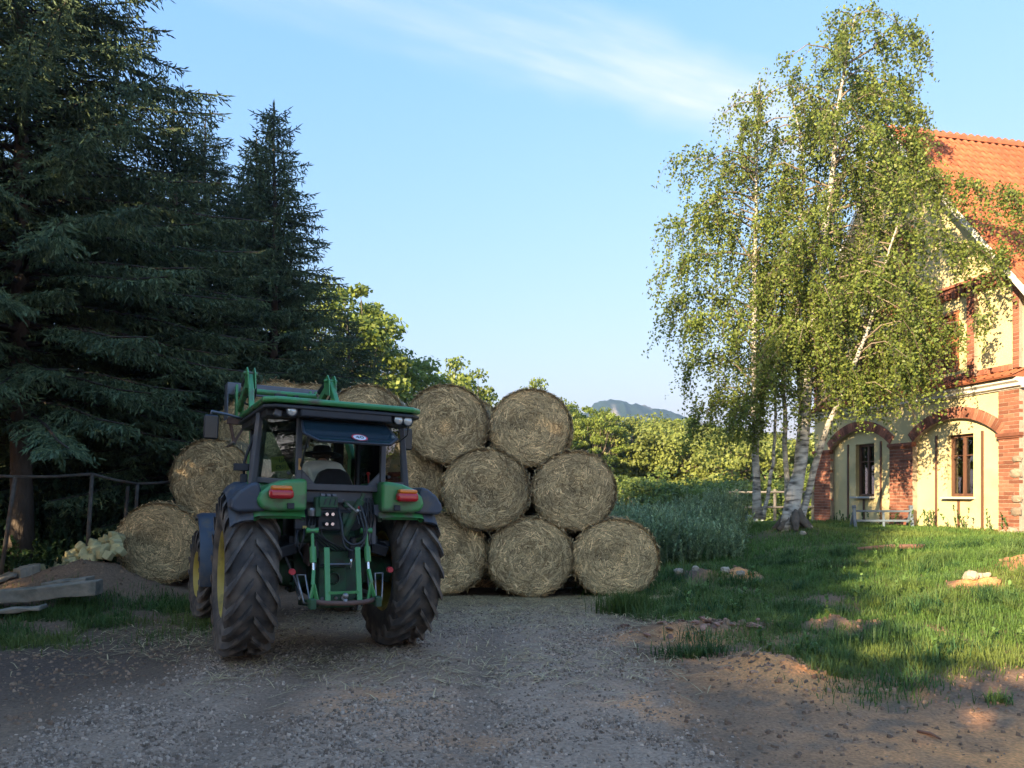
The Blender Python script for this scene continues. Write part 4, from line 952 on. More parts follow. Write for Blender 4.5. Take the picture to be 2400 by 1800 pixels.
# pipe fence under the spruces
mpipe = M('rusty_pipe', (0.10, 0.085, 0.07), rough=0.8, var=0.35, vscale=14, dirt=((0.11, 0.06, 0.035), 0.35, 6))
pf_ = empty('pipe_fence', (-6.3, 10.2, 0)); o0 = Vector(pf_.location)
R1 = [at(-60, 1106, 9.6), at(35, 1118, 9.7), at(215, 1111, 10.3), at(322, 1134, 11.0), at(420, 1126, 11.6), at(520, 1128, 12.2)]
for i, (a, b) in enumerate(zip(R1, R1[1:])): MB().tube([tuple(a - o0), tuple((a + b) / 2 - o0 + Vector((0, 0, -.015))), tuple(b - o0)], .022, 8).build('rail', mpipe, pf_, smooth=True)
for top, bot in ((at(36, 1118, 9.7), at(2, 1345, 9.7)), (at(322, 1132, 11.0), at(312, 1330, 11.0)), (at(216, 1110, 10.3), at(203, 1320, 10.3)), (at(300, 1140, 11.3), at(285, 1320, 11.3))):
    MB().cyl(tuple(top - o0), tuple(bot - o0), .026).build('post', mpipe, pf_, smooth=True)
tag(pf_, 'rusty pipe fence with leaning posts beneath the spruces', 'fence')

# old concrete beams
mconc = M('old_concrete', (0.27, 0.225, 0.165), rough=0.95, var=0.25, vscale=7, bump=0.012, bscale=22, dirt=((0.10, 0.095, 0.07), 0.35, 4))
def slab(name, u0, v0, u1, v1, Y0, Y1, hgt, dep, label, cat):
    a = at(u0, v0, Y0); b = at(u1, v1, Y1); mb = MB(); k = 9; r_ = random.Random(name)
    d = (b - a); nrm = Vector((-d.y, d.x, 0)).normalized()
    rings = []
    for i in range(k + 1):
        c = a + d * (i / k); o = len(mb.v)
        for (q, z) in ((0, 0), (1, 0), (1, 1), (0, 1)): mb.v.append(tuple(c + nrm * (q * dep + r_.uniform(-.012, .012)) + Vector((0, 0, z * hgt + r_.uniform(-.012, .012)))))
        rings.append(o)
    for p_, q_ in zip(rings, rings[1:]):
        for j in range(4): mb.f.append((p_ + j, p_ + (j + 1) % 4, q_ + (j + 1) % 4, q_ + j))
    mb.f.append(tuple(rings[0] + j for j in range(4))); mb.f.append(tuple(rings[-1] + j for j in reversed(range(4))))
    o = mb.build(name, mconc, None, bevel=.012); return tag(o, label, cat)
slab('concrete_beam', -140, 1432, 224, 1394, 8.45, 8.7, .16, .22, 'long weathered concrete beam lying in the grass below the spruces', 'beam')
slab('concrete_beam', 95, 1385, 200, 1374, 8.95, 9.0, .10, .25, 'short concrete beam lying on top of the long one', 'beam')
slab('concrete_slab', -160, 1455, 92, 1432, 8.1, 8.25, .05, .2, 'thin pale slab lying under the front of the long beam', 'slab')
slab('concrete_block', 48, 1370, 96, 1356, 9.7, 9.9, .20, .25, 'squared pale stone block against the soil heap', 'block')
slab('concrete_slab', -90, 1400, 40, 1352, 9.2, 9.7, .05, .3, 'tilted concrete slab at the foot of the leaning fence post', 'slab')

# heap of pale cobbles
mcob = M('pale_cobble', (0.46, 0.39, 0.19), rough=0.9, var=0.22, vscale=9, bump=0.006, bscale=25, rnd=0.22)
def cobble_mesh(seed):
    r_ = random.Random(seed); mb = MB().box((0, 0, 0), (.115, .105, .10)); mb.v = [tuple(c + r_.uniform(-.012, .012) for c in p) for p in mb.v]
    import bmesh
    me = mb.mesh('cobble'); bm = bmesh.new(); bm.from_mesh(me); bmesh.ops.bevel(bm, geom=bm.edges[:] + bm.verts[:], offset=.016, segments=2, affect='EDGES', profile=.6); bm.to_mesh(me); bm.free(); return me
cms = [cobble_mesh(100 + i) for i in range(6)]
for m_ in cms: m_.materials.append(mcob)
rc = random.Random(4)
line = [(100, 1334), (118, 1326), (140, 1318), (158, 1300), (178, 1296), (195, 1283), (215, 1276), (235, 1270), (252, 1266), (268, 1258), (278, 1260)]
for i, (u, v) in enumerate(line):
    for j in range(5 if u > 170 else 3):
        p = at(u + rc.uniform(-9, 9), v + j * 8.5 + rc.uniform(-3, 3), 10.35 - 0.10 * j + rc.uniform(-.05, .05))
        o = link('cobble', cms[rc.randrange(6)]); o.location = p; o.rotation_euler = (rc.uniform(0, 6), rc.uniform(0, 6), rc.uniform(0, 6)); s = rc.uniform(.85, 1.35); o.scale = (s, s, s)
        tag(o, 'pale yellowish cobble in the heap left of the lowest left bale', 'stone', 'cobbles heaped beside the left bale')

# rubble on the bank
mshard = M('brick_rubble', (0.30, 0.15, 0.10), rough=0.95, var=0.3, vscale=9, rnd=0.4, bump=0.006, bscale=30)
sms = [rock_mesh(200 + i, .07, .045, .022, .1) for i in range(5)]
for m_ in sms: m_.materials.append(mshard)
for i in range(42):
    x = 2.1 + rc.gauss(0, .42); y = 7.85 + rc.gauss(0, .14)
    o = link('rubble_stone', sms[i % 5]); o.location = (x, y, gz(x, y) + .015); o.rotation_euler = (rc.uniform(-.4, .4), rc.uniform(-.4, .4), rc.uniform(0, 6)); s = rc.uniform(.25, .95); o.scale = (s, s, s)
    tag(o, 'reddish stone shard on the low rubble bank behind the orange sand mound', 'stone', 'rubble along the low bank')
lms = [rock_mesh(220 + i, .10, .07, .06, .3) for i in range(4)]
mlst = M('pale_limestone', (0.40, 0.32, 0.235), rough=0.9, var=0.15, vscale=6, rnd=0.15, bump=0.006, bscale=30)
for m_ in lms: m_.materials.append(mlst)
for i, (u, v, Y, s, lb) in enumerate([(2275, 1392, 9.0, 1.0, 'largest pale stone in the sunlit sandy patch of the bank'), (2300, 1385, 9.05, .9, 'pale stone next to the largest one in the sunlit sandy patch'),
        (2262, 1372, 9.2, .5, 'small round stone on top of the sunlit sandy patch'), (2312, 1394, 8.95, .5, 'small stone at the right end of the sunlit sandy patch'),
        (1882, 1262, 14.9, .8, 'white stone in the grass at the birch foot'), (1897, 1232, 15.3, .8, 'round white stone leaning on the birch root'),
        (2375, 1236, 15.1, 1.4, 'stone block at the foot of the corner pier'), (2348, 1234, 15.2, .9, 'stone beside the block at the corner pier'),
        (1590, 1322, 11.0, .75, 'broken pale stone on the dark soil heap by the end bale'), (1630, 1318, 11.1, .8, 'pale slab of stone topping the dark soil heap'),
        (1700, 1368, 10.9, .9, 'flat orange-tinted stone in the bare patch of the bank'), (1735, 1372, 10.7, .8, 'orange-tinted stone at the right of the bare patch')]):
    p = at(u, v, Y); o = link('field_stone', lms[i % 4]); o.location = (p.x, p.y, gz(p.x, p.y) + .03 * s); o.rotation_euler = (rc.uniform(-.3, .3), rc.uniform(-.3, .3), rc.uniform(0, 6)); o.scale = (s, s, s)
    tag(o, lb, 'stone')
# weathered pole lying in the grass
a = at(2010, 1334, 12.3); b = at(2168, 1315, 12.0); a.z = gz(a.x, a.y) + .05; b.z = gz(b.x, b.y) + .07
mpole = M('old_pole', (0.20, 0.10, 0.065), rough=0.9, var=0.3, vscale=8)
tag(MB().tube([a, (a + b) / 2 + Vector((0, 0, .02)), b], [.045, .05, .045], 9).build('wooden_pole', mpole, None, smooth=True), 'reddish wooden pole lying in the bank grass', 'pole')
a = at(2150, 1690, 4.6); b = at(2205, 1715, 4.45); a.z = gz(a.x, a.y) + .01; b.z = gz(b.x, b.y) + .012
tag(MB().tube([a, (a + b) / 2 + Vector((.01, 0, .008)), b], [.008, .011, .006], 7).build('stick', mpole, None, smooth=True), 'short dark stick on the bare soil', 'stick')
# ---------------------------------------------------------------- round straw bales
mbale = M('bale_body', (0.12, 0.083, 0.044), rough=0.95, var=0.4, vscale=14, bump=0.02, bscale=26, spec=0.15)
def bale_meshes(seed):
    r_ = np.random.default_rng(seed); Rb, L = 0.585, 1.18
    mb = MB(); n = 56; prof = [(0.03, 0.0), (0.0, 0.15), (-0.012, 0.3), (0.0, 0.42), (0.012, 0.51), (0.05, 0.565), (0.13, 0.585), (0.35, 0.59), (0.6, 0.592), (0.85, 0.59), (1.08, 0.585), (1.16, 0.55), (1.19, 0.4), (1.18, 0.0)]
    mb.lathe(prof, (0, 0, 0), 'y', n); v = np.array(mb.v); ang = np.arctan2(v[:, 0], v[:, 2]); rr = np.hypot(v[:, 0], v[:, 2])
    k = 1 + 0.035 * (vn(np.cos(ang) * 1.5 + 5, np.sin(ang) * 1.5 + 5, 1.3, seed) - 0.5) * 2 * (rr > 0.3) + 0.02 * (r_.random(len(v)) - .5) * (rr > .2)
    v[:, 0] *= k; v[:, 2] *= k; v[:, 1] += 0.02 * (vn(v[:, 0], v[:, 2], 6, seed + 2) - 0.5) * (rr > .05)
    v[:, 2] = np.where(v[:, 2] < 0, v[:, 2] * 0.955, v[:, 2] * 0.985)          # settled under its weight
    mb.v = [tuple(p) for p in v]; body = mb.mesh('bale_body', True)
    # straws on the face: wound round the core, looser in the middle
    def sag(P): P[:, 2] = np.where(P[:, 2] < 0, P[:, 2] * 0.955, P[:, 2] * 0.985); return P
    n = 5200; rad = 0.585 * np.sqrt(r_.random(n)); a = r_.uniform(0, 6.283, n)
    P = np.stack([rad * np.sin(a), np.interp(rad, [0, .15, .3, .42, .51, .565, .59], [.03, 0, -.012, 0, .012, .05, .09]) - .004 - .014 * r_.random(n), rad * np.cos(a)], 1)
    loose = np.interp(rad, [0, .12, .3, .42, .58], [1.5, .9, .55, .42, .22]); off = r_.normal(0, 1, n) * loose * 1.35
    tang = a + np.pi / 2 + off; D = np.stack([np.sin(tang), r_.normal(0, .07, n), np.cos(tang)], 1)
    cl = (0.6 + 0.8 * vn(P[:, 0] + seed, P[:, 2], 5.5, seed)) * (1 + 0.28 * np.sin((rad + 0.02 * np.sin(a * 2 + seed) + a * 0.006) * 6.283 / 0.062)) * r_.uniform(0.9, 1.1) * (0.82 if seed % 3 == 0 else 1.0); C = tint(n, (0.26, 0.165, 0.075), (0.80, 0.575, 0.295), 0.2) * cl[:, None]
    V1, F1, C1 = ribbons(sag(P), D, np.tile([0, -1.0, 0], (n, 1)), r_.uniform(.05, .24, n) * (0.6 + .4 * rad / .585), r_.uniform(.006, .015, n), C, r_.uniform(-.004, .009, n))
    n = 3000; a = r_.uniform(0, 6.283, n); y = 1.1 * r_.random(n) ** 1.5 + .01; rd = .588 + .012 * r_.random(n) - .035 * (y < .06) * r_.random(n)
    P = np.stack([rd * np.sin(a), y, rd * np.cos(a)], 1); off = r_.normal(0, .3, n)
    D = np.stack([np.cos(a), off, -np.sin(a)], 1) + np.stack([np.sin(a), 0 * a, np.cos(a)], 1) * r_.normal(0, .16, n)[:, None]
    V2, F2, C2 = ribbons(sag(P), D, np.stack([np.sin(a), 0 * a, np.cos(a)], 1), r_.uniform(.08, .26, n), r_.uniform(.007, .016, n), tint(n, (0.23, 0.15, 0.072), (0.62, 0.455, 0.24), 0.2), r_.uniform(.0, .014, n))
    n = 90; a = r_.uniform(0, 6.283, n); rd = r_.uniform(.3, .6, n)                          # stray wisps sticking out
    P = np.stack([rd * np.sin(a), r_.uniform(-.02, .06, n), rd * np.cos(a)], 1); D = r_.normal(0, 1, (n, 3)) + np.stack([np.sin(a), -.6 + 0 * a, np.cos(a)], 1) * .9 + np.array([0, 0, -.5])
    V3, F3, C3 = ribbons(sag(P), D, np.tile([0, -1.0, 0], (n, 1)), r_.uniform(.08, .22, n), r_.uniform(.004, .008, n), tint(n, (.25, .2, .1), (.45, .37, .2)), r_.uniform(0, .02, n))
    o2 = len(V1); o3 = o2 + len(V2)
    return body, (np.concatenate([V1, V2, V3]), np.concatenate([F1, F2 + o2, F3 + o3]), np.concatenate([C1, C2, C3]))
BV = []
for i in range(6):
    bd, (V, F, C) = bale_meshes(300 + i); bd.materials.append(mbale)
    tmp = bulk('straw_wrap', V, F, mstraw, None, col=C); me = tmp.data; bpy.data.objects.remove(tmp); BV.append((bd, me))
BALES = [  # u, v of the face centre, face diameter in px, depth, label
    (1243, 1307, 200, 10.40, 'lowest-row bale at the middle of the stack, right beside the tractor-side one'),
    (1443, 1310, 197, 10.42, 'lowest-row bale at the right end of the stack by the grass'),
    (1040, 1301, 200, 10.55, 'lowest-row bale partly hidden behind the right rear tractor wheel'),
    (1138, 1148, 201, 10.36, 'middle-row bale resting between the two lowest uncovered bales'),
    (1346, 1151, 193, 10.45, 'middle-row bale at the right end of the stack with a hanging straw wisp'),
    (940, 1128, 190, 10.75, 'middle-row bale partly hidden by the right cab corner and fender'),
    (1045, 994, 194, 10.50, 'top-row bale nearest the tractor cab roof'),
    (1242, 1003, 190, 10.55, 'top-row bale at the right end of the stack'),
    (1096, 1018, 172, 12.0, 'bale in the rear layer peeping between the two top bales'),
    (857, 990, 182, 11.2, 'top-row bale rising directly behind the tractor roof'),
    (645, 975, 176, 11.8, 'bale behind the raised loader, left of two rounded tops'),
    (722, 980, 168, 12.4, 'bale behind the raised loader, right and farther of two rounded tops'),
    (497, 1125, 196, 10.6, 'middle-row bale at the left beside the cab mirror'),
    (372, 1274, 199, 10.5, 'lowest-row bale at the far left, dark and weathered, by the cobble heap'),
    (596, 1010, 176, 11.6, 'upper left bale showing between the cab and the left mirror'),
    (745, 1128, 176, 11.7, 'bale seen through the rear window of the cab'),
    (600, 1120, 180, 11.6, 'bale seen through the left side glass of the cab'),
    (690, 1272, 184, 11.7, 'lowest-row bale in front of the tractor bonnet'),
    (872, 1274, 184, 11.4, 'lowest-row bale behind the right front tractor wheel'),
    (1238, 1160, 184, 11.75, 'rear-layer bale seen dark through the gap of the middle row'),
    (1145, 1300, 184, 11.75, 'rear-layer bale behind the gap left of the central lowest bale'),
    (1345, 1300, 184, 11.75, 'rear-layer bale behind the gap right of the central lowest bale'),
    (560, 1275, 190, 11.0, 'lowest-row bale hidden behind the front wheel beside the far left one')]
for i, (u, v, d, Y, lb) in enumerate(BALES):
    c = at(u, v, Y); s = d / F_PX * Y / 1.17
    root = empty('straw_bale', c, R(random.uniform(-6, 6))); root.scale = (s * random.uniform(1.0, 1.035), 1.0, s * random.uniform(.96, 1.0))
    bd, sm = BV[i % 6]; rot = random.uniform(-.5, .5)
    b = link('bale_body', bd, root); w = link('straw_wrap', sm, root); w['kind'] = 'stuff'
    tag(root, lb, 'straw bale', 'round bales stacked behind the tractor')
# ---------------------------------------------------------------- tractor (local: x right, y forward, origin on the ground under the rear axle)
TX, TY, TH = -1.83, 7.0, R(27.5)
tractor = empty('tractor', (TX, TY, 0.02), TH); tractor.rotation_euler = (0, R(1.5), TH)
tag(tractor, 'green tractor with cab and raised front loader, seen from behind', 'tractor')
DUST = (0.13, 0.105, 0.085)
mgreen = M('green_paint', (0.060, 0.25, 0.075), rough=0.38, var=0.10, vscale=5, dirt=(DUST, 0.22, 5), coat=0.2)
mgreend = M('green_paint_dark_dirty', (0.024, 0.082, 0.036), rough=0.6, var=0.25, vscale=8, dirt=((0.06, 0.048, 0.038), 0.5, 7))  # deeper green base with a heavy brown dirt layer over it
mblack = M('black_plastic', (0.020, 0.022, 0.028), rough=0.55, var=0.2, vscale=8, dirt=((0.07, 0.06, 0.055), 0.12, 9))
mfend = M('grey_blue_plastic', (0.048, 0.058, 0.080), rough=0.5, var=0.15, vscale=6, dirt=(DUST, 0.26, 6))
mframe = M('cab_frame_grey', (0.075, 0.075, 0.085), rough=0.5, var=0.12, vscale=8)
mrub = M('tyre_rubber', (0.062, 0.054, 0.050), rough=0.85, var=0.25, vscale=12, bump=0.004, bscale=30, dirt=((0.19, 0.145, 0.112), 0.55, 5), spec=0.3)
mlug = M('tyre_lug_rubber', (0.082, 0.070, 0.064), rough=0.85, var=0.2, vscale=12, bump=0.003, bscale=40, dirt=((0.22, 0.17, 0.132), 0.55, 7), spec=0.3)
mrim = M('yellow_rim', (0.42, 0.31, 0.055), rough=0.5, var=0.15, vscale=6, dirt=((0.12, 0.095, 0.06), 0.30, 5))
msteel = M('worn_steel', (0.26, 0.25, 0.25), rough=0.45, metal=0.7, var=0.25, vscale=12, dirt=((0.11, 0.07, 0.05), 0.3, 9))
mrust = M('rusty_steel', (0.13, 0.072, 0.055), rough=0.8, var=0.3, vscale=10)
mchrome = M('bright_rod', (0.7, 0.7, 0.72), rough=0.2, metal=0.9)
mred = M('red_lens', (0.45, 0.012, 0.02), rough=0.18, coat=0.5); mamb = M('amber_lens', (0.75, 0.20, 0.01), rough=0.18, coat=0.5)
mlamp = M('lamp_glass', (0.62, 0.60, 0.56), rough=0.12, metal=0.35); mhose = M('rubber_hose', (0.022, 0.024, 0.028), rough=0.5)
mseat = M('seat_fabric', (0.022, 0.022, 0.026), rough=0.85, var=0.15, vscale=20)
mgrey = M('grey_panel', (0.13, 0.14, 0.165), rough=0.5, metal=0.3, var=0.15, vscale=6, dirt=(DUST, 0.2, 6))
mwhitep = M('white_print', (0.75, 0.75, 0.75), rough=0.5); mredp = M('red_print', (0.5, 0.02, 0.03), rough=0.5); minkp = M('black_print', (0.015, 0.015, 0.02), rough=0.5)
myel = M('yellow_plate', (0.55, 0.50, 0.10), rough=0.5)
mglass = glass_mat('cab_glass', (0.82, 0.90, 0.87), 0.012, 0.76)
mtint = M('tinted_glass', (0.018, 0.035, 0.045), rough=0.10, spec=0.9, coat=0.6, var=0.3, vscale=40)

# --- wheels
def lug_mesh(Rc, w, hgt, wrap, lead, side, half):
    mb = MB(); k = 7
    for i in range(k + 1):
        s = i / k; x = side * (0.012 + (w / 2 + 0.008 - 0.012) * s); ph = -lead * s * (1 + 0.12 * s); hw = half / Rc * (1.0 + 0.25 * s)
        drop = 0.0 if s < 0.72 else ((s - 0.72) / 0.28) ** 1.6
        rt = Rc + hgt - drop * 0.045; rb_ = Rc - 0.03 - drop * wrap
        for (r, dp) in ((rb_, -hw * 1.25), (rb_, hw * 1.25), (rt, hw * .82), (rt, -hw * .82)):
            a = ph + dp; mb.v.append((x, -r * math.cos(a), r * math.sin(a)))
    for i in range(k):
        for j in range(4): a = i * 4 + j; b = i * 4 + (j + 1) % 4; mb.f.append((a, b, b + 4, a + 4))
    mb.f.append((0, 1, 2, 3)); mb.f.append(tuple(k * 4 + q for q in (3, 2, 1, 0)))
    me = mb.mesh('lug'); me.materials.append(mlug); return me
def wheel(name, c, Ro, w, rimr, nl, lead, out, half, steer=0.0):
    h = w / 2; Rc = Ro - 0.045
    prof = [(-h * .80, rimr), (-h * .98, rimr + .06), (-h * 1.02, (rimr + Rc) / 2), (-h * .96, Rc - .05), (-h * .75, Rc - .008), (-h * .35, Rc), (h * .35, Rc), (h * .75, Rc - .008), (h * .96, Rc - .05), (h * 1.02, (rimr + Rc) / 2), (h * .98, rimr + .06), (h * .80, rimr)]
    wh = MB().lathe(prof, (0, 0, 0), 'x', 56).build(name, mrub, tractor, smooth=True); wh.location = c; wh.rotation_euler = (0, 0, steer)
    o = out
    rp = [(-o * h * .8, rimr), (-o * h * .8, rimr - .03), (-o * h * .3, rimr - .06), (o * h * .15, rimr - .07), (o * h * .05, rimr * .45), (o * h * .20, rimr * .40), (o * h * .25, .0), (o * h * .22, 0), (o * h * .14, rimr * .36), (o * h * .0, rimr * .42), (o * h * .10, rimr - .09), (o * h * .70, rimr - .05), (o * h * .86, rimr - .005), (o * h * .80, rimr + .01)]
    MB().lathe(rp, (0, 0, 0), 'x', 40).build('rim', mrim, wh, smooth=True, auto=True)
    hub = MB().cyl((0, 0, 0), (o * h * .55, 0, 0), rimr * .30, rimr * .24, 18)
    for i in range(8): a = i * .785; hub.cyl((o * h * .2, rimr * .34 * math.cos(a), rimr * .34 * math.sin(a)), (o * h * .34, rimr * .34 * math.cos(a), rimr * .34 * math.sin(a)), .018, n=6)
    hub.build('hub', mrim, wh)
    for sd in (-1, 1):
        me = lug_mesh(Rc - .004, w, .047, .10, lead, sd, half)
        for i in range(nl):
            lg = link('lug', me, wh); lg.rotation_euler = (2 * math.pi * (i + (0.5 if sd > 0 else 0)) / nl, 0, 0)
    return wh
wheel('rear_wheel', (-.74, 0, .74), .745, .43, .40, 20, .42, -1, .026); wheel('rear_wheel', (.74, 0, .74), .745, .43, .40, 20, .42, 1, .026)
wheel('front_wheel', (-.83, 2.3, .52), .53, .33, .27, 17, .48, -1, .022, R(4)); wheel('front_wheel', (.80, 2.3, .52), .53, .33, .27, 17, .48, 1, .022, R(4))

# --- chassis and axles
ch = MB().box((0, .3, .78), (.40, 1.3, .50)).box((0, 1.6, .78), (.34, 1.7, .34)).box((0, -.42, .74), (.36, .22, .56))
ch.build('transmission', mgreend, tractor, bevel=.03)
ax = MB()
for sg in (-1, 1):
    ax.lathe([(sg * .18, .15), (sg * .28, .20), (sg * .33, .21), (sg * .34, .16), (sg * .44, .13), (sg * .56, .11), (sg * .60, .14), (sg * .63, .14)], (0, 0, .76), 'x', 22)
    for i in range(10): a = i * .628; ax.cyl((sg * .325, .185 * math.cos(a), .76 + .185 * math.sin(a)), (sg * .355, .185 * math.cos(a), .76 + .185 * math.sin(a)), .014, n=6)
ax.build('rear_axle', mgreend, tractor, auto=True)
MB().box((0, 2.3, .50), (1.35, .16, .16)).cyl((-.7, 2.3, .52), (.7, 2.3, .52), .07).build('front_axle', mgreend, tractor, bevel=.02)
MB().prism([(-.34, .92), (.34, .92), (.34, 1.30), (.26, 1.46), (-.26, 1.46), (-.34, 1.30)], 'y', 1.0, 2.85).build('bonnet', mgreen, tractor, bevel=.05, seg=3)
# rear cover with PTO shield
rc_ = MB().box((-.06, -.55, .66), (.24, .06, .34)).lathe([(-.60, .0), (-.60, .05), (-.57, .075), (-.545, .08)], (-.06, 0, .74), 'y', 20).build('rear_cover', mgreend, tractor, bevel=.01)
for x in (-.14, -.08, -.02, .04): MB().cyl((x - .01, -.57, .56), (x - .01, -.60, .56), .016, n=6).build('bolt', msteel, rc_)
MB().box((-.06, -.66, .865), (.23, .20, .018), (-.12, 0, 0)).build('shaft_shield', mgrey, tractor, bevel=.006)
MB().lathe([(-.64, .045), (-.56, .05)], (-.06, 0, .74), 'y', 14).build('output_shaft', msteel, tractor)

# --- three-point linkage
XO = -.06
for sg in (-1, 1):
    x = XO + sg * .235
    lr = MB().cyl((x, -.78, 1.17), (x, -.82, 1.02), .015).cyl((x, -.82, 1.03), (x, -.86, .90), .028).build('lift_rod', mgreen, tractor, smooth=True, auto=True)
    MB().cyl((x, -.86, .90), (x - sg * .0, -.88, .83), .014).build('rod_thread', mchrome, lr)
    lf = MB().bar((x, -.88, .84), (x + sg * .015, -.93, .72), .03, .03).bar((x + sg * .005, -.93, .73), (x + sg * .045, -.96, .58), .018, .035).bar((x + sg * .01, -.93, .73), (x - sg * .02, -.96, .58), .018, .035).build('lift_fork', mgreen, tractor, bevel=.005)
    MB().cyl((x - .05, -.78, 1.17), (x + .05, -.78, 1.17), .024).build('lift_pin', mgreen, tractor, smooth=True, auto=True)
    MB().bar((x, -.36, 1.10), (x, -.80, 1.18), .05, .07).build('lift_arm', mgreend, tractor, bevel=.01)
    MB().bar((XO + sg * .20, -.15, .48), (XO + sg * .27, -1.02, .58), .025, .06).box((XO + sg * .275, -1.04, .58), (.05, .09, .085)).build('lower_link', mgreend, tractor, bevel=.008)
    MB().tube([(XO + sg * .37, -.86, .80), (XO + sg * .33, -.98, .58), (XO + sg * .28, -.98, .58), (XO + sg * .30, -.86, .80), (XO + sg * .37, -.86, .80)], .008, 6).build('stabiliser_loop', msteel, tractor, smooth=True)
    MB().lathe([(-.90, 0), (-.90, .024), (-.88, .028), (-.86, .028)], (XO + sg * .42 + .01, 0, .83), 'y', 14).build('reflector', M('red_reflector', (.45, .03, .04), rough=.3), tractor)
    MB().bar((XO + sg * .132, -.88, 1.03), (XO + sg * .135, -.99, .55), .045, .02, up=(0, 1, 0)).build('upright_bar', mgreen, tractor, bevel=.003)
MB().bar((XO - .13, -.97, .655), (XO + .13, -.97, .655), .02, .022).build('cross_bar', mgreen, tractor)
MB().tube([(XO - .29, -1.02, .60), (XO - .15, -1.03, .58), (XO, -1.035, .572), (XO + .15, -1.03, .575), (XO + .29, -1.02, .60)], .021, 7).build('draw_bar', mrust, tractor, smooth=True)
MB().cyl((XO, -1.03, .56), (XO, -1.03, .61), .018).sphere((XO, -1.03, .635), .026).build('hitch_ball', msteel, tractor, smooth=True)
MB().cyl((.0, -.68, 1.13), (.135, -.74, 1.44), .035).cyl((.135, -.74, 1.44), (.155, -.74, 1.50), .018).build('top_link', mgreend, tractor, smooth=True, auto=True)
for q, m_ in ((.70, mwhitep), (.78, mredp)): MB().cyl((.135 * q + .004, -.68 - .06 * q, 1.13 + .31 * q), (.135 * (q + .05) + .004, -.68 - .06 * (q + .05), 1.13 + .31 * (q + .05)), .0365).build('band', m_, tractor)
# hydraulic block, couplers and hoses
vb = MB().box((-.15, -.68, 1.415), (.16, .12, .095)).box((-.23, -.66, 1.37), (.05, .10, .17)).build('valve_block', mgreend, tractor, bevel=.008)
for i in range(3): MB().box((-.20 + .05 * i, -.70, 1.475), (.034, .07, .022)).build('coupler_cap', mgrey, vb, bevel=.004)
for i in range(3): MB().bar((-.19 + .045 * i, -.745, 1.39), (-.175 + .045 * i, -.745, 1.44), .012, .01).build('lever', mblack, vb)
cp = MB()
for i in range(2):
    for j in range(2): cp.cyl((-.17 + .05 * i, -.66, 1.31 - .085 * j), (-.17 + .05 * i, -.76, 1.31 - .085 * j), .017, n=10)
cp.box((-.12, -.64, 1.26), (.20, .08, .17)).build('coupler_block', mblack, tractor, bevel=.005)
for i in range(4): MB().lathe([(-.775, 0), (-.775, .014), (-.758, .018)], (-.17 + .05 * (i % 2), 0, 1.31 - .085 * (i // 2)), 'y', 10).build('coupler_end', mchrome, tractor)
def hose(pts, r=.010):
    c = [Vector(p) for p in pts]; out = []
    for i in range(len(c) - 1):
        p0 = c[max(i - 1, 0)]; p1 = c[i]; p2 = c[i + 1]; p3 = c[min(i + 2, len(c) - 1)]
        for t in (0, .25, .5, .75): out.append(.5 * ((2 * p1) + (p2 - p0) * t + (2 * p0 - 5 * p1 + 4 * p2 - p3) * t * t + (3 * p1 - p0 - 3 * p2 + p3) * t ** 3))
    out.append(c[-1]); MB().tube(out, r, 7).build('hose', mhose, tractor, smooth=True)
hose([(-.06, -.70, 1.36), (-.05, -.80, 1.24), (-.04, -.84, 1.11), (.04, -.86, 1.05), (.13, -.86, 1.09), (.16, -.84, 1.2), (.13, -.78, 1.36), (.11, -.72, 1.42)], .011)
hose([(-.05, -.70, 1.30), (-.05, -.82, 1.16), (-.03, -.85, 1.04), (.05, -.86, 1.0), (.13, -.85, 1.06), (.14, -.82, 1.2), (.11, -.74, 1.36)], .009)
hose([(-.02, -.66, 1.40), (.05, -.72, 1.33), (.10, -.74, 1.30), (.11, -.78, 1.22)], .008)
hose([(-.33, -.62, 1.20), (-.35, -.70, 1.10), (-.38, -.66, .98)], .009); hose([(-.38, -.60, 1.18), (-.40, -.66, 1.06), (-.33, -.6, .92)], .008); hose([(.24, -.55, 1.42), (.22, -.62, 1.3), (.17, -.6, 1.18)], .008); hose([(.30, -.55, 1.25), (.27, -.62, 1.1), (.24, -.6, .98)], .008)
MB().box((-.36, -.58, 1.24), (.10, .08, .13)).build('socket_box', mblack, tractor, bevel=.006)
MB().box((-.33, -.635, 1.19), (.03, .02, .026)).build('yellow_tag', M('tag_yellow', (.6, .42, .12), rough=.5), tractor)
MB().prism([(.285, 1.40), (.385, 1.40), (.375, 1.31), (.35, 1.275), (.33, 1.29), (.295, 1.31)], 'y', -.62, -.54).build('implement_socket', mfend, tractor, bevel=.006)
for sg in (-1, 1): MB().box((sg * .43, -.30, .99), (.16, .20, .10), (.2, sg * .3, 0)).box((sg * .38, -.34, 1.06), (.06, .07, .09)).build('axle_bracket', mblack, tractor, bevel=.012)
MB().box((0, -.36, 1.20), (.62, .16, .30)).build('rear_body', mblack, tractor, bevel=.02)

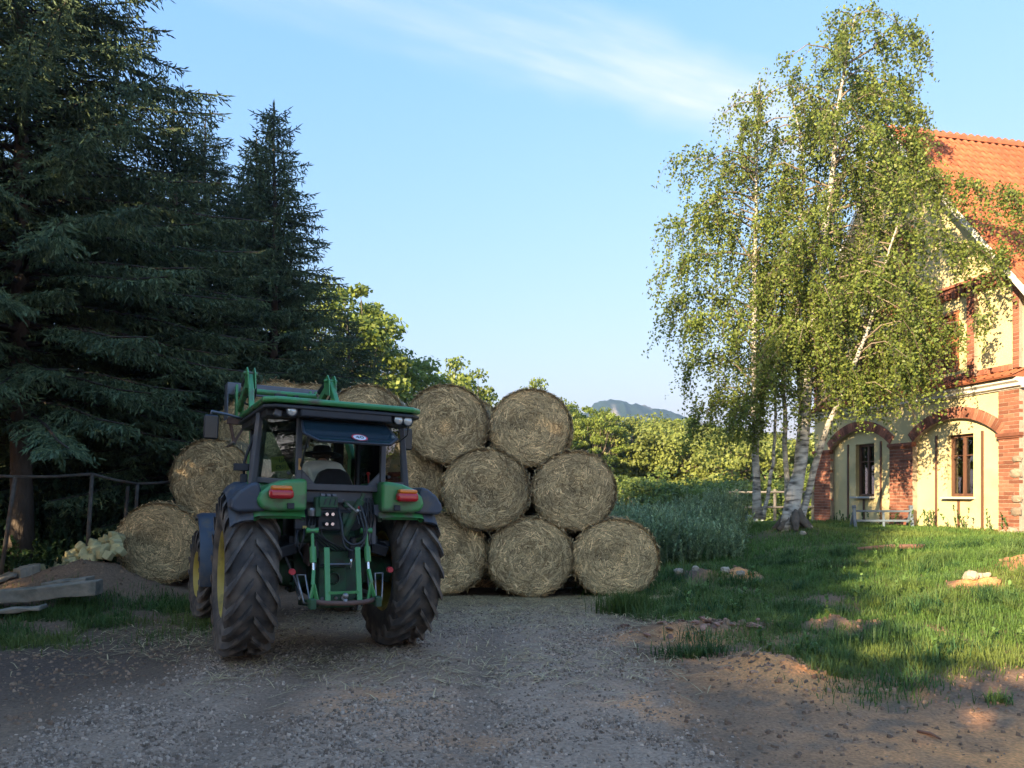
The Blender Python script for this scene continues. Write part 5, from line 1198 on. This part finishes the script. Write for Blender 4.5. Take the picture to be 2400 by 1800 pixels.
rs = MB().cyl((-.34, -.46, 1.10), (.24, -.46, 1.10), .055).box((XO, -.46, 1.05), (.34, .16, .16)).build('rockshaft', mgreend, tractor, bevel=.015)
for sg in (-1, 1):
    MB().cyl((XO + sg * .16, -.58, .92), (XO + sg * .17, -.60, 1.10), .03).build('assist_cylinder', mblack, tractor, smooth=True, auto=True)
    MB().cyl((XO + sg * .16, -.575, .82), (XO + sg * .16, -.58, .93), .014).build('cylinder_rod', mchrome, tractor, smooth=True)
    hose([(XO + sg * .17, -.60, 1.08), (XO + sg * .24, -.66, 1.16), (XO + sg * .22, -.6, 1.28)], .008)
    MB().bar((XO + sg * .25, -.22, .62), (XO + sg * .33, -.80, .60), .012, .03).bar((XO + sg * .38, -.30, .95), (XO + sg * .30, -.70, .62), .014, .014).build('check_link', msteel, tractor)
    MB().prism([(-.30, .86), (-.52, .84), (-.56, .98), (-.44, 1.06), (-.30, 1.02)], 'x', XO + sg * .20 - .008, XO + sg * .20 + .008).build('bracket_plate', mrust, tractor, bevel=.004)
for i in range(5): hose([(-.26 + .02 * i, -.60, 1.33), (-.30 + .03 * i, -.66, 1.2 - .02 * i), (-.22 + .05 * i, -.63, 1.08 - .015 * i), (-.10 + .04 * i, -.56, .98)], .0065)
for i in range(4): hose([(.20 + .03 * i, -.56, 1.46), (.22 + .025 * i, -.60, 1.30), (.20 + .03 * i, -.56, 1.12), (.26 + .02 * i, -.5, .98)], .006)
MB().box((.04, -.68, 1.40), (.09, .08, .06)).box((.02, -.66, 1.27), (.07, .07, .10)).build('quick_coupler', mgreend, tractor, bevel=.008)
MB().lathe([(0, .035), (.05, .04), (.07, .03), (.07, 0)], (-.275, -.66, 1.29), 'z', 14).build('filter_cap', msteel, tractor)
MB().bar((-.02, -.70, 1.44), (.10, -.76, 1.33), .014, .014).build('lever', msteel, tractor)
# --- fenders and rear lights
for sg in (-1, 1):
    a0, a1 = R(28), R(141)
    f = MB().lathe([(sg * .33, .80), (sg * .33, .855), (sg * .42, .868), (sg * .60, .872), (sg * .72, .866), (sg * .755, .850), (sg * .755, .80), (sg * .73, .80), (sg * .70, .835), (sg * .36, .835), (sg * .36, .80), (sg * .33, .80)], (0, 0, .74), 'x', 26, a0, a1)
    fd = f.build('fender', mgreen, tractor, smooth=True, auto=True)
    # rounded rear face of the fender carrying the lamp
    MB().prism([(sg * .33, 1.335), (sg * .62, 1.33), (sg * .71, 1.35), (sg * .745, 1.41), (sg * .715, 1.485), (sg * .64, 1.55), (sg * .52, 1.595), (sg * .40, 1.61), (sg * .33, 1.61)], 'y', -.72, -.36).build('fender_face', mgreen, fd, bevel=.06, seg=5)
    MB().lathe([(sg * .757, .852), (sg * .84, .838), (sg * .90, .80), (sg * .935, .74), (sg * .92, .735), (sg * .88, .785), (sg * .83, .815), (sg * .757, .83), (sg * .757, .852)], (0, 0, .74), 'x', 26, R(20), R(143)).build('fender_flare', mfend, fd, smooth=True, auto=True)
    MB().prism([(sg * .66, 1.325), (sg * .90, 1.315), (sg * .945, 1.35), (sg * .93, 1.42), (sg * .875, 1.495), (sg * .79, 1.555), (sg * .72, 1.575)], 'y', -.68, -.40).build('flare_face', mfend, fd, bevel=.06, seg=5)
    MB().box((sg * .47, -.735, 1.375), (.06, .02, .05)).build('rubber_pad', mblack, fd, bevel=.006)
    lx = sg * .555
    tl_ = MB().box((lx, -.755, 1.475), (.205, .09, .085)).build('tail_light', mred, fd, bevel=.032, seg=4)
    MB().box((lx, -.757, 1.525), (.175, .085, .04)).build('indicator_lens', mamb, tl_, bevel=.018, seg=3)
# front fenders
for sg in (-1, 1):
    MB().lathe([(sg * .64, .66), (sg * .64, .70), (sg * .70, .725), (sg * .93, .725), (sg * .985, .70), (sg * .985, .66), (sg * .96, .66), (sg * .93, .70), (sg * .70, .70), (sg * .66, .66), (sg * .64, .66)], (0, 2.3, .52), 'x', 22, R(70), R(186)).build('front_fender', mfend, tractor, smooth=True, auto=True)

# --- cab
RP, BP, FP = [(.38, -.55), (.69, -.24), (.56, .95)]
cab = MB()
for sg in (-1, 1):
    cab.bar((sg * RP[0], RP[1], 1.30), (sg * RP[0], RP[1], 2.20), .055, .05)
    cab.bar((sg * BP[0] * 1.02, BP[1], 1.56), (sg * BP[0] * .93, BP[1] + .02, 2.20), .075, .09)
    cab.bar((sg * FP[0], FP[1], 1.0), (sg * FP[0], FP[1] - .02, 2.20), .06, .06)
    cab.bar((sg * BP[0], BP[1], 1.57), (sg * .66, .4, 1.05), .05, .06); cab.bar((sg * .66, .4, 1.05), (sg * FP[0], FP[1], 1.0), .05, .06)
    cab.bar((sg * RP[0], RP[1], 1.58), (sg * BP[0], BP[1], 1.60), .04, .05)
    cab.prism([(sg * .355, 1.56), (sg * .355, 1.70), (sg * .22, 1.56)], 'y', -.565, -.535)
    cab.cyl((sg * .335, -.57, 1.60), (sg * .335, -.535, 1.60), .022, n=12)
cab.bar((-.40, -.55, 1.545), (.40, -.55, 1.545), .05, .06); cab.bar((-.38, -.54, 2.18), (.38, -.54, 2.18), .05, .05)
cab.box((0, -.50, 1.46), (.60, .05, .11)).build('cab_frame', mframe, tractor, bevel=.008)
MB().box((0, .35, 1.02), (1.2, 1.2, .05)).box((0, -.40, 1.28), (.74, .05, .5)).build('cab_floor', mgrey, tractor)
MB().box((0, .78, 1.30), (.5, .22, .5)).box((.05, .70, 1.58), (.36, .12, .10)).build('dashboard', mblack, tractor, bevel=.03)
sw = MB().lathe([(0, .17), (.012, .185), (0, .20), (-.012, .185), (0, .17)], (0, 0, 0), 'z', 24).cyl((-.17, 0, 0), (.17, 0, 0), .012).cyl((0, 0, 0), (0, .1, -.22), .025).build('steering_wheel', mblack, tractor, smooth=True)
sw.location = (.03, .60, 1.62); sw.rotation_euler = (R(35), 0, 0)
# roof
def rpoly(hx, y0, y1, c): return [(-hx + c, y0), (hx - c, y0), (hx, y0 + c), (hx, y1 - c), (hx - c, y1), (-hx + c, y1), (-hx, y1 - c), (-hx, y0 + c)]
rfc = MB().prism(rpoly(.71, -.74, 1.15, .10), 'z', 2.25, 2.302).build('roof', mgreen, tractor, bevel=.028, seg=4)
MB().prism([(-.40, -.715), (.40, -.715), (.46, -.62), (.66, -.55), (.66, 1.08), (-.66, 1.08), (-.66, -.55), (-.46, -.62)], 'z', 2.145, 2.24).build('roof_lining', mblack, rfc, bevel=.012)
MB().prism(rpoly(.70, -.725, 1.13, .10), 'z', 2.205, 2.234).build('roof_edge', mblack, rfc, bevel=.008)
for (x, z) in ((-.475, 2.185), (.475, 2.18), (.565, 2.175)):
    wl_ = MB().lathe([(-.60, .0), (-.60, .035), (-.66, .046), (-.705, .048), (-.705, .040)], (x, 0, z), 'y', 20).build('work_lamp', mblack, rfc, smooth=True, auto=True)
    MB().lathe([(-.712, 0), (-.706, .03), (-.698, .041)], (x, 0, z), 'y', 18).build('lens', mlamp, wl_, smooth=True)
MB().box((-.575, -.60, 2.17), (.07, .08, .06), (0, .3, 0)).build('lamp_bracket', mgrey, rfc, bevel=.01)
MB().lathe([(0, .05), (.03, .045), (.05, 0)], (-.52, -.2, 2.315), 'z', 14).build('roof_cap', mblack, rfc)
# glass
def pane(name, pts, mat, parent=None):
    mb = MB(); mb.v = [tuple(p) for p in pts]; mb.f = [tuple(range(len(pts)))]; o = mb.build(name, mat, parent or tractor)
    s = o.modifiers.new('thick', 'SOLIDIFY'); s.thickness = .005; return o
for sg in (-1, 1):
    g = pane('quarter_glass', [(sg * .41, -.545, 1.60), (sg * .685, -.27, 1.61), (sg * .645, -.26, 2.19), (sg * .41, -.545, 2.18)], mglass)
    MB().cyl((sg * .455, -.525, 1.66), (sg * .452, -.485, 1.66), .014, n=12).build('glass_bolt', mblack, g)
    pane('door_glass', [(sg * .69, -.20, 1.60), (sg * .665, .40, 1.10), (sg * .57, .90, 1.08), (sg * .56, .90, 2.18), (sg * .645, -.18, 2.18)], mglass)
pane('windscreen', [(-.53, .965, 1.2), (.53, .965, 1.2), (.53, .955, 2.17), (-.53, .955, 2.17)], mglass)
# opened rear window
def wp(x, s, dn=0.0): return Vector((x, -.585 - .42 * s, 2.135 - .215 * s)) + Vector((0, -.215, .42)).normalized() * (-dn) * -1
outl = [(-.375, 0), (.375, 0), (.405, .70), (.30, 1.0), (-.30, 1.0), (-.405, .70)]
rw = MB(); rw.v = [tuple(wp(*q)) for q in outl]; rw.f = [tuple(range(6))]; rw = rw.build('rear_window', mtint, tractor); rw.modifiers.new('thick', 'SOLIDIFY').thickness = .008
fr2 = MB()
for a, b in zip(outl, outl[1:] + outl[:1]): fr2.bar(wp(*a), wp(*b), .022, .020, up=(0, -.456, .89))
fr2.build('window_frame', mblack, rw, bevel=.004)
MB().cyl((-.375, -.92, 1.965), (-.365, -.66, 1.78), .008).cyl((-.365, -.66, 1.78), (-.36, -.55, 1.70), .012).build('gas_strut', mblack, rw)
MB().box((.05, -.995, 1.925), (.10, .03, .02)).build('window_handle', mblack, rw, bevel=.004)
# speed disc with its number
up_n = Vector((0, -.456, .89)); ce = wp(.055, .80) + up_n * .012
ex = Vector((1, 0, 0)); ey = Vector((0, .89, .456))
def disc(r0, r1, off, m_, nm, parent, n=28):
    mb = MB()
    for i in range(n):
        a = 2 * math.pi * i / n
        for r in (r0, r1): mb.v.append(tuple(ce + up_n * off + (ex * math.cos(a) + ey * math.sin(a)) * r))
    for i in range(n): j = (i + 1) % n; mb.f.append((2 * i, 2 * i + 1, 2 * j + 1, 2 * j))
    return mb.build(nm, m_, parent)
dw = disc(.0005, .062, .001, mwhitep, 'speed_sticker', rw); disc(.056, .070, .003, mredp, 'red_ring', dw)
def text(body, size, mat, parent, mtx, name):
    cu = bpy.data.curves.new(name, 'FONT'); cu.body = body; cu.size = size; cu.align_x = 'CENTER'; cu.align_y = 'CENTER'; cu.extrude = .0006; cu.materials.append(mat)
    t = bpy.data.objects.new(name, cu); COL.objects.link(t); bpy.context.view_layer.update()
    me = bpy.data.meshes.new_from_object(t.evaluated_get(bpy.context.evaluated_depsgraph_get())); bpy.data.objects.remove(t)
    o = link(name, me, parent); o.matrix_local = mtx; return o
mt = Matrix.Identity(4)
for i, c in enumerate((ex, ey, up_n)): mt.col[i][:3] = c
mt.translation = ce + up_n * .004; text('40', .075, minkp, dw, mt, 'numeral')
for x in (.01, .10): MB().cyl(tuple(wp(x, .95) + up_n * .004), tuple(wp(x, .95) + up_n * .02), .011, n=10).build('knob', mblack, rw)
# yellow plate behind the left quarter glass
q = Vector((.70, -.71, 0)); pn = Vector((-.71, -.70, 0)); pc = Vector((-.505, -.42, 1.745))
pm_ = Matrix.Identity(4); q2 = Vector((.714, -.70, 0)).normalized(); u2 = Vector((0, 0, 1)); n2_ = q2.cross(u2)
for i, c in enumerate((q2, u2, n2_)): pm_.col[i][:3] = c
pm_ = Matrix.Translation(pc) @ pm_ @ Matrix.Rotation(R(6), 4, 'Z')
yp = MB().box((0, 0, 0), (.20, .13, .004)).build('number_plate', myel, tractor); yp.matrix_local = pm_
text('UA', .055, minkp, yp, Matrix.Translation((.02, .028, .004)), 'plate_text'); text('C931', .050, minkp, yp, Matrix.Translation((.0, -.032, .004)), 'plate_text')
# seat
MB().box((.06, .12, 1.24), (.44, .42, .12)).box((.06, .1, 1.12), (.3, .3, .16)).build('seat', mseat, tractor, bevel=.04, seg=3)
MB().prism([(-.12, 1.24), (.24, 1.24), (.24, 1.60), (.20, 1.70), (.12, 1.735), (0.0, 1.735), (-.08, 1.70), (-.12, 1.60)], 'y', -.06, .05).build('backrest', mseat, tractor, bevel=.03, seg=3)
for x in (-.20, .32): MB().box((x, .16, 1.46), (.06, .30, .06)).build('armrest', mseat, tractor, bevel=.02)
MB().box((.52, .35, 1.38), (.14, .5, .40)).build('side_console', mblack, tractor, bevel=.03)
for i, (x, y) in enumerate(((.46, .15), (.50, .25), (.48, .38))):
    MB().cyl((x, y, 1.56), (x, y + .03, 1.70), .008).sphere((x, y + .03, 1.71), .018).build('gear_lever', mblack if i else mredp, tractor, smooth=True)
MB().box((.33, .90, 1.85), (.10, .06, .60)).build('exhaust_post', mblack, tractor)
# mirrors
for sg in (-1, 1):
    MB().tube([(sg * .58, .80, 2.215), (sg * .85, .66, 2.26), (sg * 1.0, .60, 2.275), (sg * 1.0, .60, 2.24)], .013, 8).build('mirror_arm', mgrey if sg < 0 else mblack, tractor, smooth=True)
    mr = MB().box((sg * 1.0, .60, 2.12), (.135, .06, .24)).build('mirror', mblack, tractor, bevel=.025, seg=3)
    mr.rotation_euler = (0, 0, 0)
    MB().box((sg * 1.0, .567, 2.12), (.11, .004, .21)).build('mirror_glass', M('mirror_dark_reflection', (.012, .018, .018), rough=.2, spec=.4), mr)  # dark greenish reflection painted in as the base colour
# front indicator arm on the left
MB().tube([(-.645, -.16, 2.04), (-.70, -.14, 2.0), (-.775, -.12, 1.76), (-.775, -.12, 1.62)], .013, 8).build('lamp_arm', mblack, tractor, smooth=True)
MB().box((-.80, -.13, 1.71), (.13, .07, .065)).box((-.775, -.12, 1.61), (.06, .06, .08)).build('side_lamp', mblack, tractor, bevel=.008)
MB().tube([(.585, -.66, 2.13), (.585, -.63, 2.05), (.60, -.3, 2.0)], .007, 6).build('lamp_cable', mhose, tractor)
# amber strip on the left rear post
MB().box((-.375, -.585, 1.74), (.022, .008, .10)).build('reflector_strip', M('amber_strip', (.55, .28, .08), rough=.4), tractor)

# --- front loader, raised
for sg in (-1, 1):
    x = sg * .54
    MB().box((x, 1.05, 1.35), (.10, .16, 1.1)).build('loader_mast', mgreen, tractor, bevel=.012)
    lc = MB().cyl((x + sg * .02, .98, 1.70), (x + sg * .02, 1.0, 2.26), .032).build('lift_cylinder', mgreen, tractor, smooth=True, auto=True)
    MB().cyl((x + sg * .02, .975, 1.58), (x + sg * .02, .98, 1.72), .02).build('cylinder_rod', mchrome, lc, smooth=True)
    xb = sg * .47
    MB().bar((x, 1.05, 1.88), (xb, 1.95, 2.86), .06, .10).bar((xb, 1.93, 2.88), (xb, 2.92, 2.58), .06, .10).build('loader_boom', mgreen, tractor, bevel=.012)
    kp = MB()
    for o_ in (-.04, .04): kp.prism([(1.80, 2.70), (1.84, 2.90), (1.93, 2.97), (2.03, 2.96), (2.10, 2.86), (2.02, 2.74)], 'x', xb + o_ - .008, xb + o_ + .008)
    kp.cyl((xb - .08, 1.95, 2.90), (xb + .08, 1.95, 2.90), .022).build('knee_plate', mgreen, tractor, bevel=.004)
    tc_ = MB().cyl((xb, 2.02, 2.91), (xb, 2.52, 2.84), .036).build('tilt_cylinder', mblack, tractor, smooth=True, auto=True)
    MB().cyl((xb, 2.50, 2.842), (xb, 2.92, 2.78), .02).build('cylinder_rod', mchrome, tc_, smooth=True)
    MB().prism([(2.88, 2.46), (2.98, 2.46), (3.02, 2.88), (2.92, 2.90), (2.86, 2.62)], 'x', xb - .05, xb - .02).prism([(2.88, 2.46), (2.98, 2.46), (3.02, 2.88), (2.92, 2.90), (2.86, 2.62)], 'x', xb + .02, xb + .05).build('tool_bracket', mgreen, tractor, bevel=.006)
    hose([(xb + .06, 1.96, 2.84), (xb + .09, 2.2, 2.66), (xb + .04, 2.5, 2.60), (xb, 2.7, 2.70)], .012)
    hose([(xb + .04, 2.0, 2.86), (xb + .06, 2.25, 2.72), (xb + .02, 2.5, 2.68), (xb - .02, 2.72, 2.74)], .012)
MB().cyl((-.47, 2.72, 2.80), (.47, 2.72, 2.80), .036).build('cross_tube', mgreen, tractor, smooth=True, auto=True)
MB().box((0, 2.70, 2.765), (.16, .07, .05)).box((.2, 2.70, 2.765), (.06, .06, .05)).build('pipe_clamp', mblack, tractor, bevel=.006)
fk = MB().box((-.02, 3.06, 2.86), (1.16, .03, .16)).box((-.60, 3.2, 2.70), (.02, .32, .48)).box((.56, 3.2, 2.70), (.02, .32, .48)).build('bale_tool_plate', mgrey, tractor, bevel=.008)
MB().box((-.02, 3.08, 2.44), (1.16, .07, .09)).bar((-.56, 3.08, 2.42), (-.50, 3.12, 2.16), .04, .03).bar((-.36, 3.08, 2.42), (-.50, 3.12, 2.16), .035, .03).bar((.5, 3.08, 2.42), (.44, 3.12, 2.16), .04, .03).build('bale_tool_frame', mrust, tractor, bevel=.006)
MB().box((-.46, 3.04, 2.53), (.10, .006, .04)).build('label_plate', M('label_cream', (.55, .45, .30), rough=.6), tractor)
for x in (-.5, .44): MB().tube([(x, 3.1, 2.16), (x, 3.7, 2.15), (x, 4.1, 2.16)], [.024, .02, .006], 8).build('tine', msteel, tractor, smooth=True)

# ---------------------------------------------------------------- driver
mskin = M('skin', (0.42, 0.24, 0.17), rough=0.55); mshirt = M('white_shirt', (0.80, 0.79, 0.74), rough=0.85, var=0.10, vscale=9, bump=0.012, bscale=9)
mtrous = M('dark_trousers', (0.03, 0.035, 0.05), rough=0.9); mhat = M('dark_hat', (0.012, 0.013, 0.016), rough=0.8); mhair = M('dark_hair', (0.03, 0.02, 0.015), rough=0.7)
def skin_obj(name, verts, edges, radii, mat, parent, root=0, sub=2):
    me = bpy.data.meshes.new(name); me.from_pydata(verts, edges, []); o = link(name, me, parent, mat)
    md = o.modifiers.new('skin', 'SKIN'); md.use_smooth_shade = True
    for i, sv in enumerate(me.skin_vertices[0].data):
        r = radii[i]; sv.radius = r if isinstance(r, tuple) else (r, r); sv.use_root = (i == root)
    s = o.modifiers.new('sub', 'SUBSURF'); s.levels = sub; s.render_levels = sub; return o
pv_ = [(.06, .14, 1.34), (.06, .17, 1.46), (.065, .24, 1.60), (.07, .30, 1.73), (.075, .34, 1.83), (.08, .365, 1.865), (.085, .39, 1.925), (.09, .40, 1.98),
       (-.08, .31, 1.755), (-.20, .30, 1.62), (-.14, .52, 1.58), (-.10, .60, 1.63), (.22, .31, 1.755), (.33, .28, 1.58), (.24, .50, 1.57), (.17, .60, 1.63),
       (-.03, .22, 1.32), (-.05, .58, 1.36), (-.05, .66, 1.08), (-.05, .78, 1.06), (.15, .22, 1.32), (.18, .58, 1.36), (.18, .66, 1.08), (.18, .78, 1.06)]
pe = [(0, 1), (1, 2), (2, 3), (3, 4), (4, 5), (5, 6), (6, 7), (3, 8), (8, 9), (9, 10), (10, 11), (3, 12), (12, 13), (13, 14), (14, 15), (0, 16), (16, 17), (17, 18), (18, 19), (0, 20), (20, 21), (21, 22), (22, 23)]
pr = [.12, .11, .12, .105, .05, .06, .082, .07, .055, .046, .036, .03, .055, .046, .036, .03, .075, .06, .045, .04, .075, .06, .045, .04]
for base, sg in ((11, -1), (15, 1)):       # five fingers closing round the wheel rim
    bx, by, bz = pv_[base]
    for k in range(5):
        ox = (k - 1.5) * .019; i = len(pv_)
        tipd = .052 - .004 * abs(k - 1.5)
        if k < 4: pv_ += [(bx + ox, by + .045, bz + .022), (bx + ox, by + .045 + tipd, bz + .012), (bx + ox, by + .04 + tipd, bz - .022)]
        else: pv_ += [(bx - sg * .035, by + .02, bz + .012), (bx - sg * .048, by + .045, bz + .014), (bx - sg * .05, by + .07, bz + .004)]
        pe += [(base, i), (i, i + 1), (i + 1, i + 2)]; pr += [.010, .009, .008]
person = skin_obj('person', pv_, pe, pr, mskin, None); person.location = (TX, TY, 0); person.rotation_euler = (0, 0, TH)
tag(person, 'driver in a white shirt and dark brimmed hat, back turned, in the cab', 'person')
sh = [0, 1, 2, 3, 4, 8, 9, 10, 12, 13, 14]; mp_ = {v: i for i, v in enumerate(sh)}
skin_obj('shirt', [pv_[i] for i in sh], [(mp_[a], mp_[b]) for a, b in pe if a in mp_ and b in mp_], [(.155, .12), (.155, .125), (.165, .13), (.13, .115), .062, .080, .066, .05, .080, .066, .05], mshirt, person)
tr_ = [0, 16, 17, 18, 20, 21, 22]; mp_ = {v: i for i, v in enumerate(tr_)}
skin_obj('trousers', [pv_[i] for i in tr_], [(mp_[a], mp_[b]) for a, b in pe if a in mp_ and b in mp_], [.14, .09, .075, .06, .09, .075, .06], mtrous, person)
ht = MB().lathe([(-.002, .19), (.012, .187), (.0, .11), (.02, .098), (.075, .09), (.095, .07), (.10, .0)], (0, 0, 0), 'z', 28).lathe([(-.004, .0), (-.006, .185), (-.002, .19)], (0, 0, 0), 'z', 28).build('hat', mhat, person, smooth=True)
ht.location = (.088, .395, 1.905); ht.rotation_euler = (R(-6), R(3), 0)
MB().sphere((.083, .37, 1.905), (.084, .07, .085), 14, 10).build('hair', mhair, person, smooth=True)
fc = MB().sphere((.09, .477, 1.92), (.012, .022, .020), 8, 6)
for sg in (-1, 1): fc.sphere((.088 + sg * .086, .40, 1.92), (.014, .022, .032), 8, 6)
fc.build('nose_and_ears', mskin, person, smooth=True)
fe = MB()
for sg in (-1, 1): fe.sphere((.09 + sg * .032, .465, 1.94), (.012, .008, .007), 8, 6)
fe.build('eyes', mhair, person, smooth=True); MB().box((.09, .468, 1.885), (.045, .008, .008)).build('mouth', M('lips', (.3, .1, .09)), person, bevel=.003)
# ---------------------------------------------------------------- evening haze: even, thin air round everything
hz = MB().box((400, 640, 62), (1400, 1400, 146)); hm = bpy.data.materials.new('haze'); hm.use_nodes = True
N = hm.node_tree.nodes; N.remove(N['Principled BSDF']); pvn = N.new('ShaderNodeVolumePrincipled')
pvn.inputs['Color'].default_value = (0.72, 0.86, 1.0, 1); pvn.inputs['Density'].default_value = 0.0008; pvn.inputs['Anisotropy'].default_value = 0.75
hm.node_tree.links.new(pvn.outputs[0], N['Material Output'].inputs['Volume'])
tag(hz.build('haze', hm), 'thin blue evening haze over the valley', 'haze', kind='stuff')
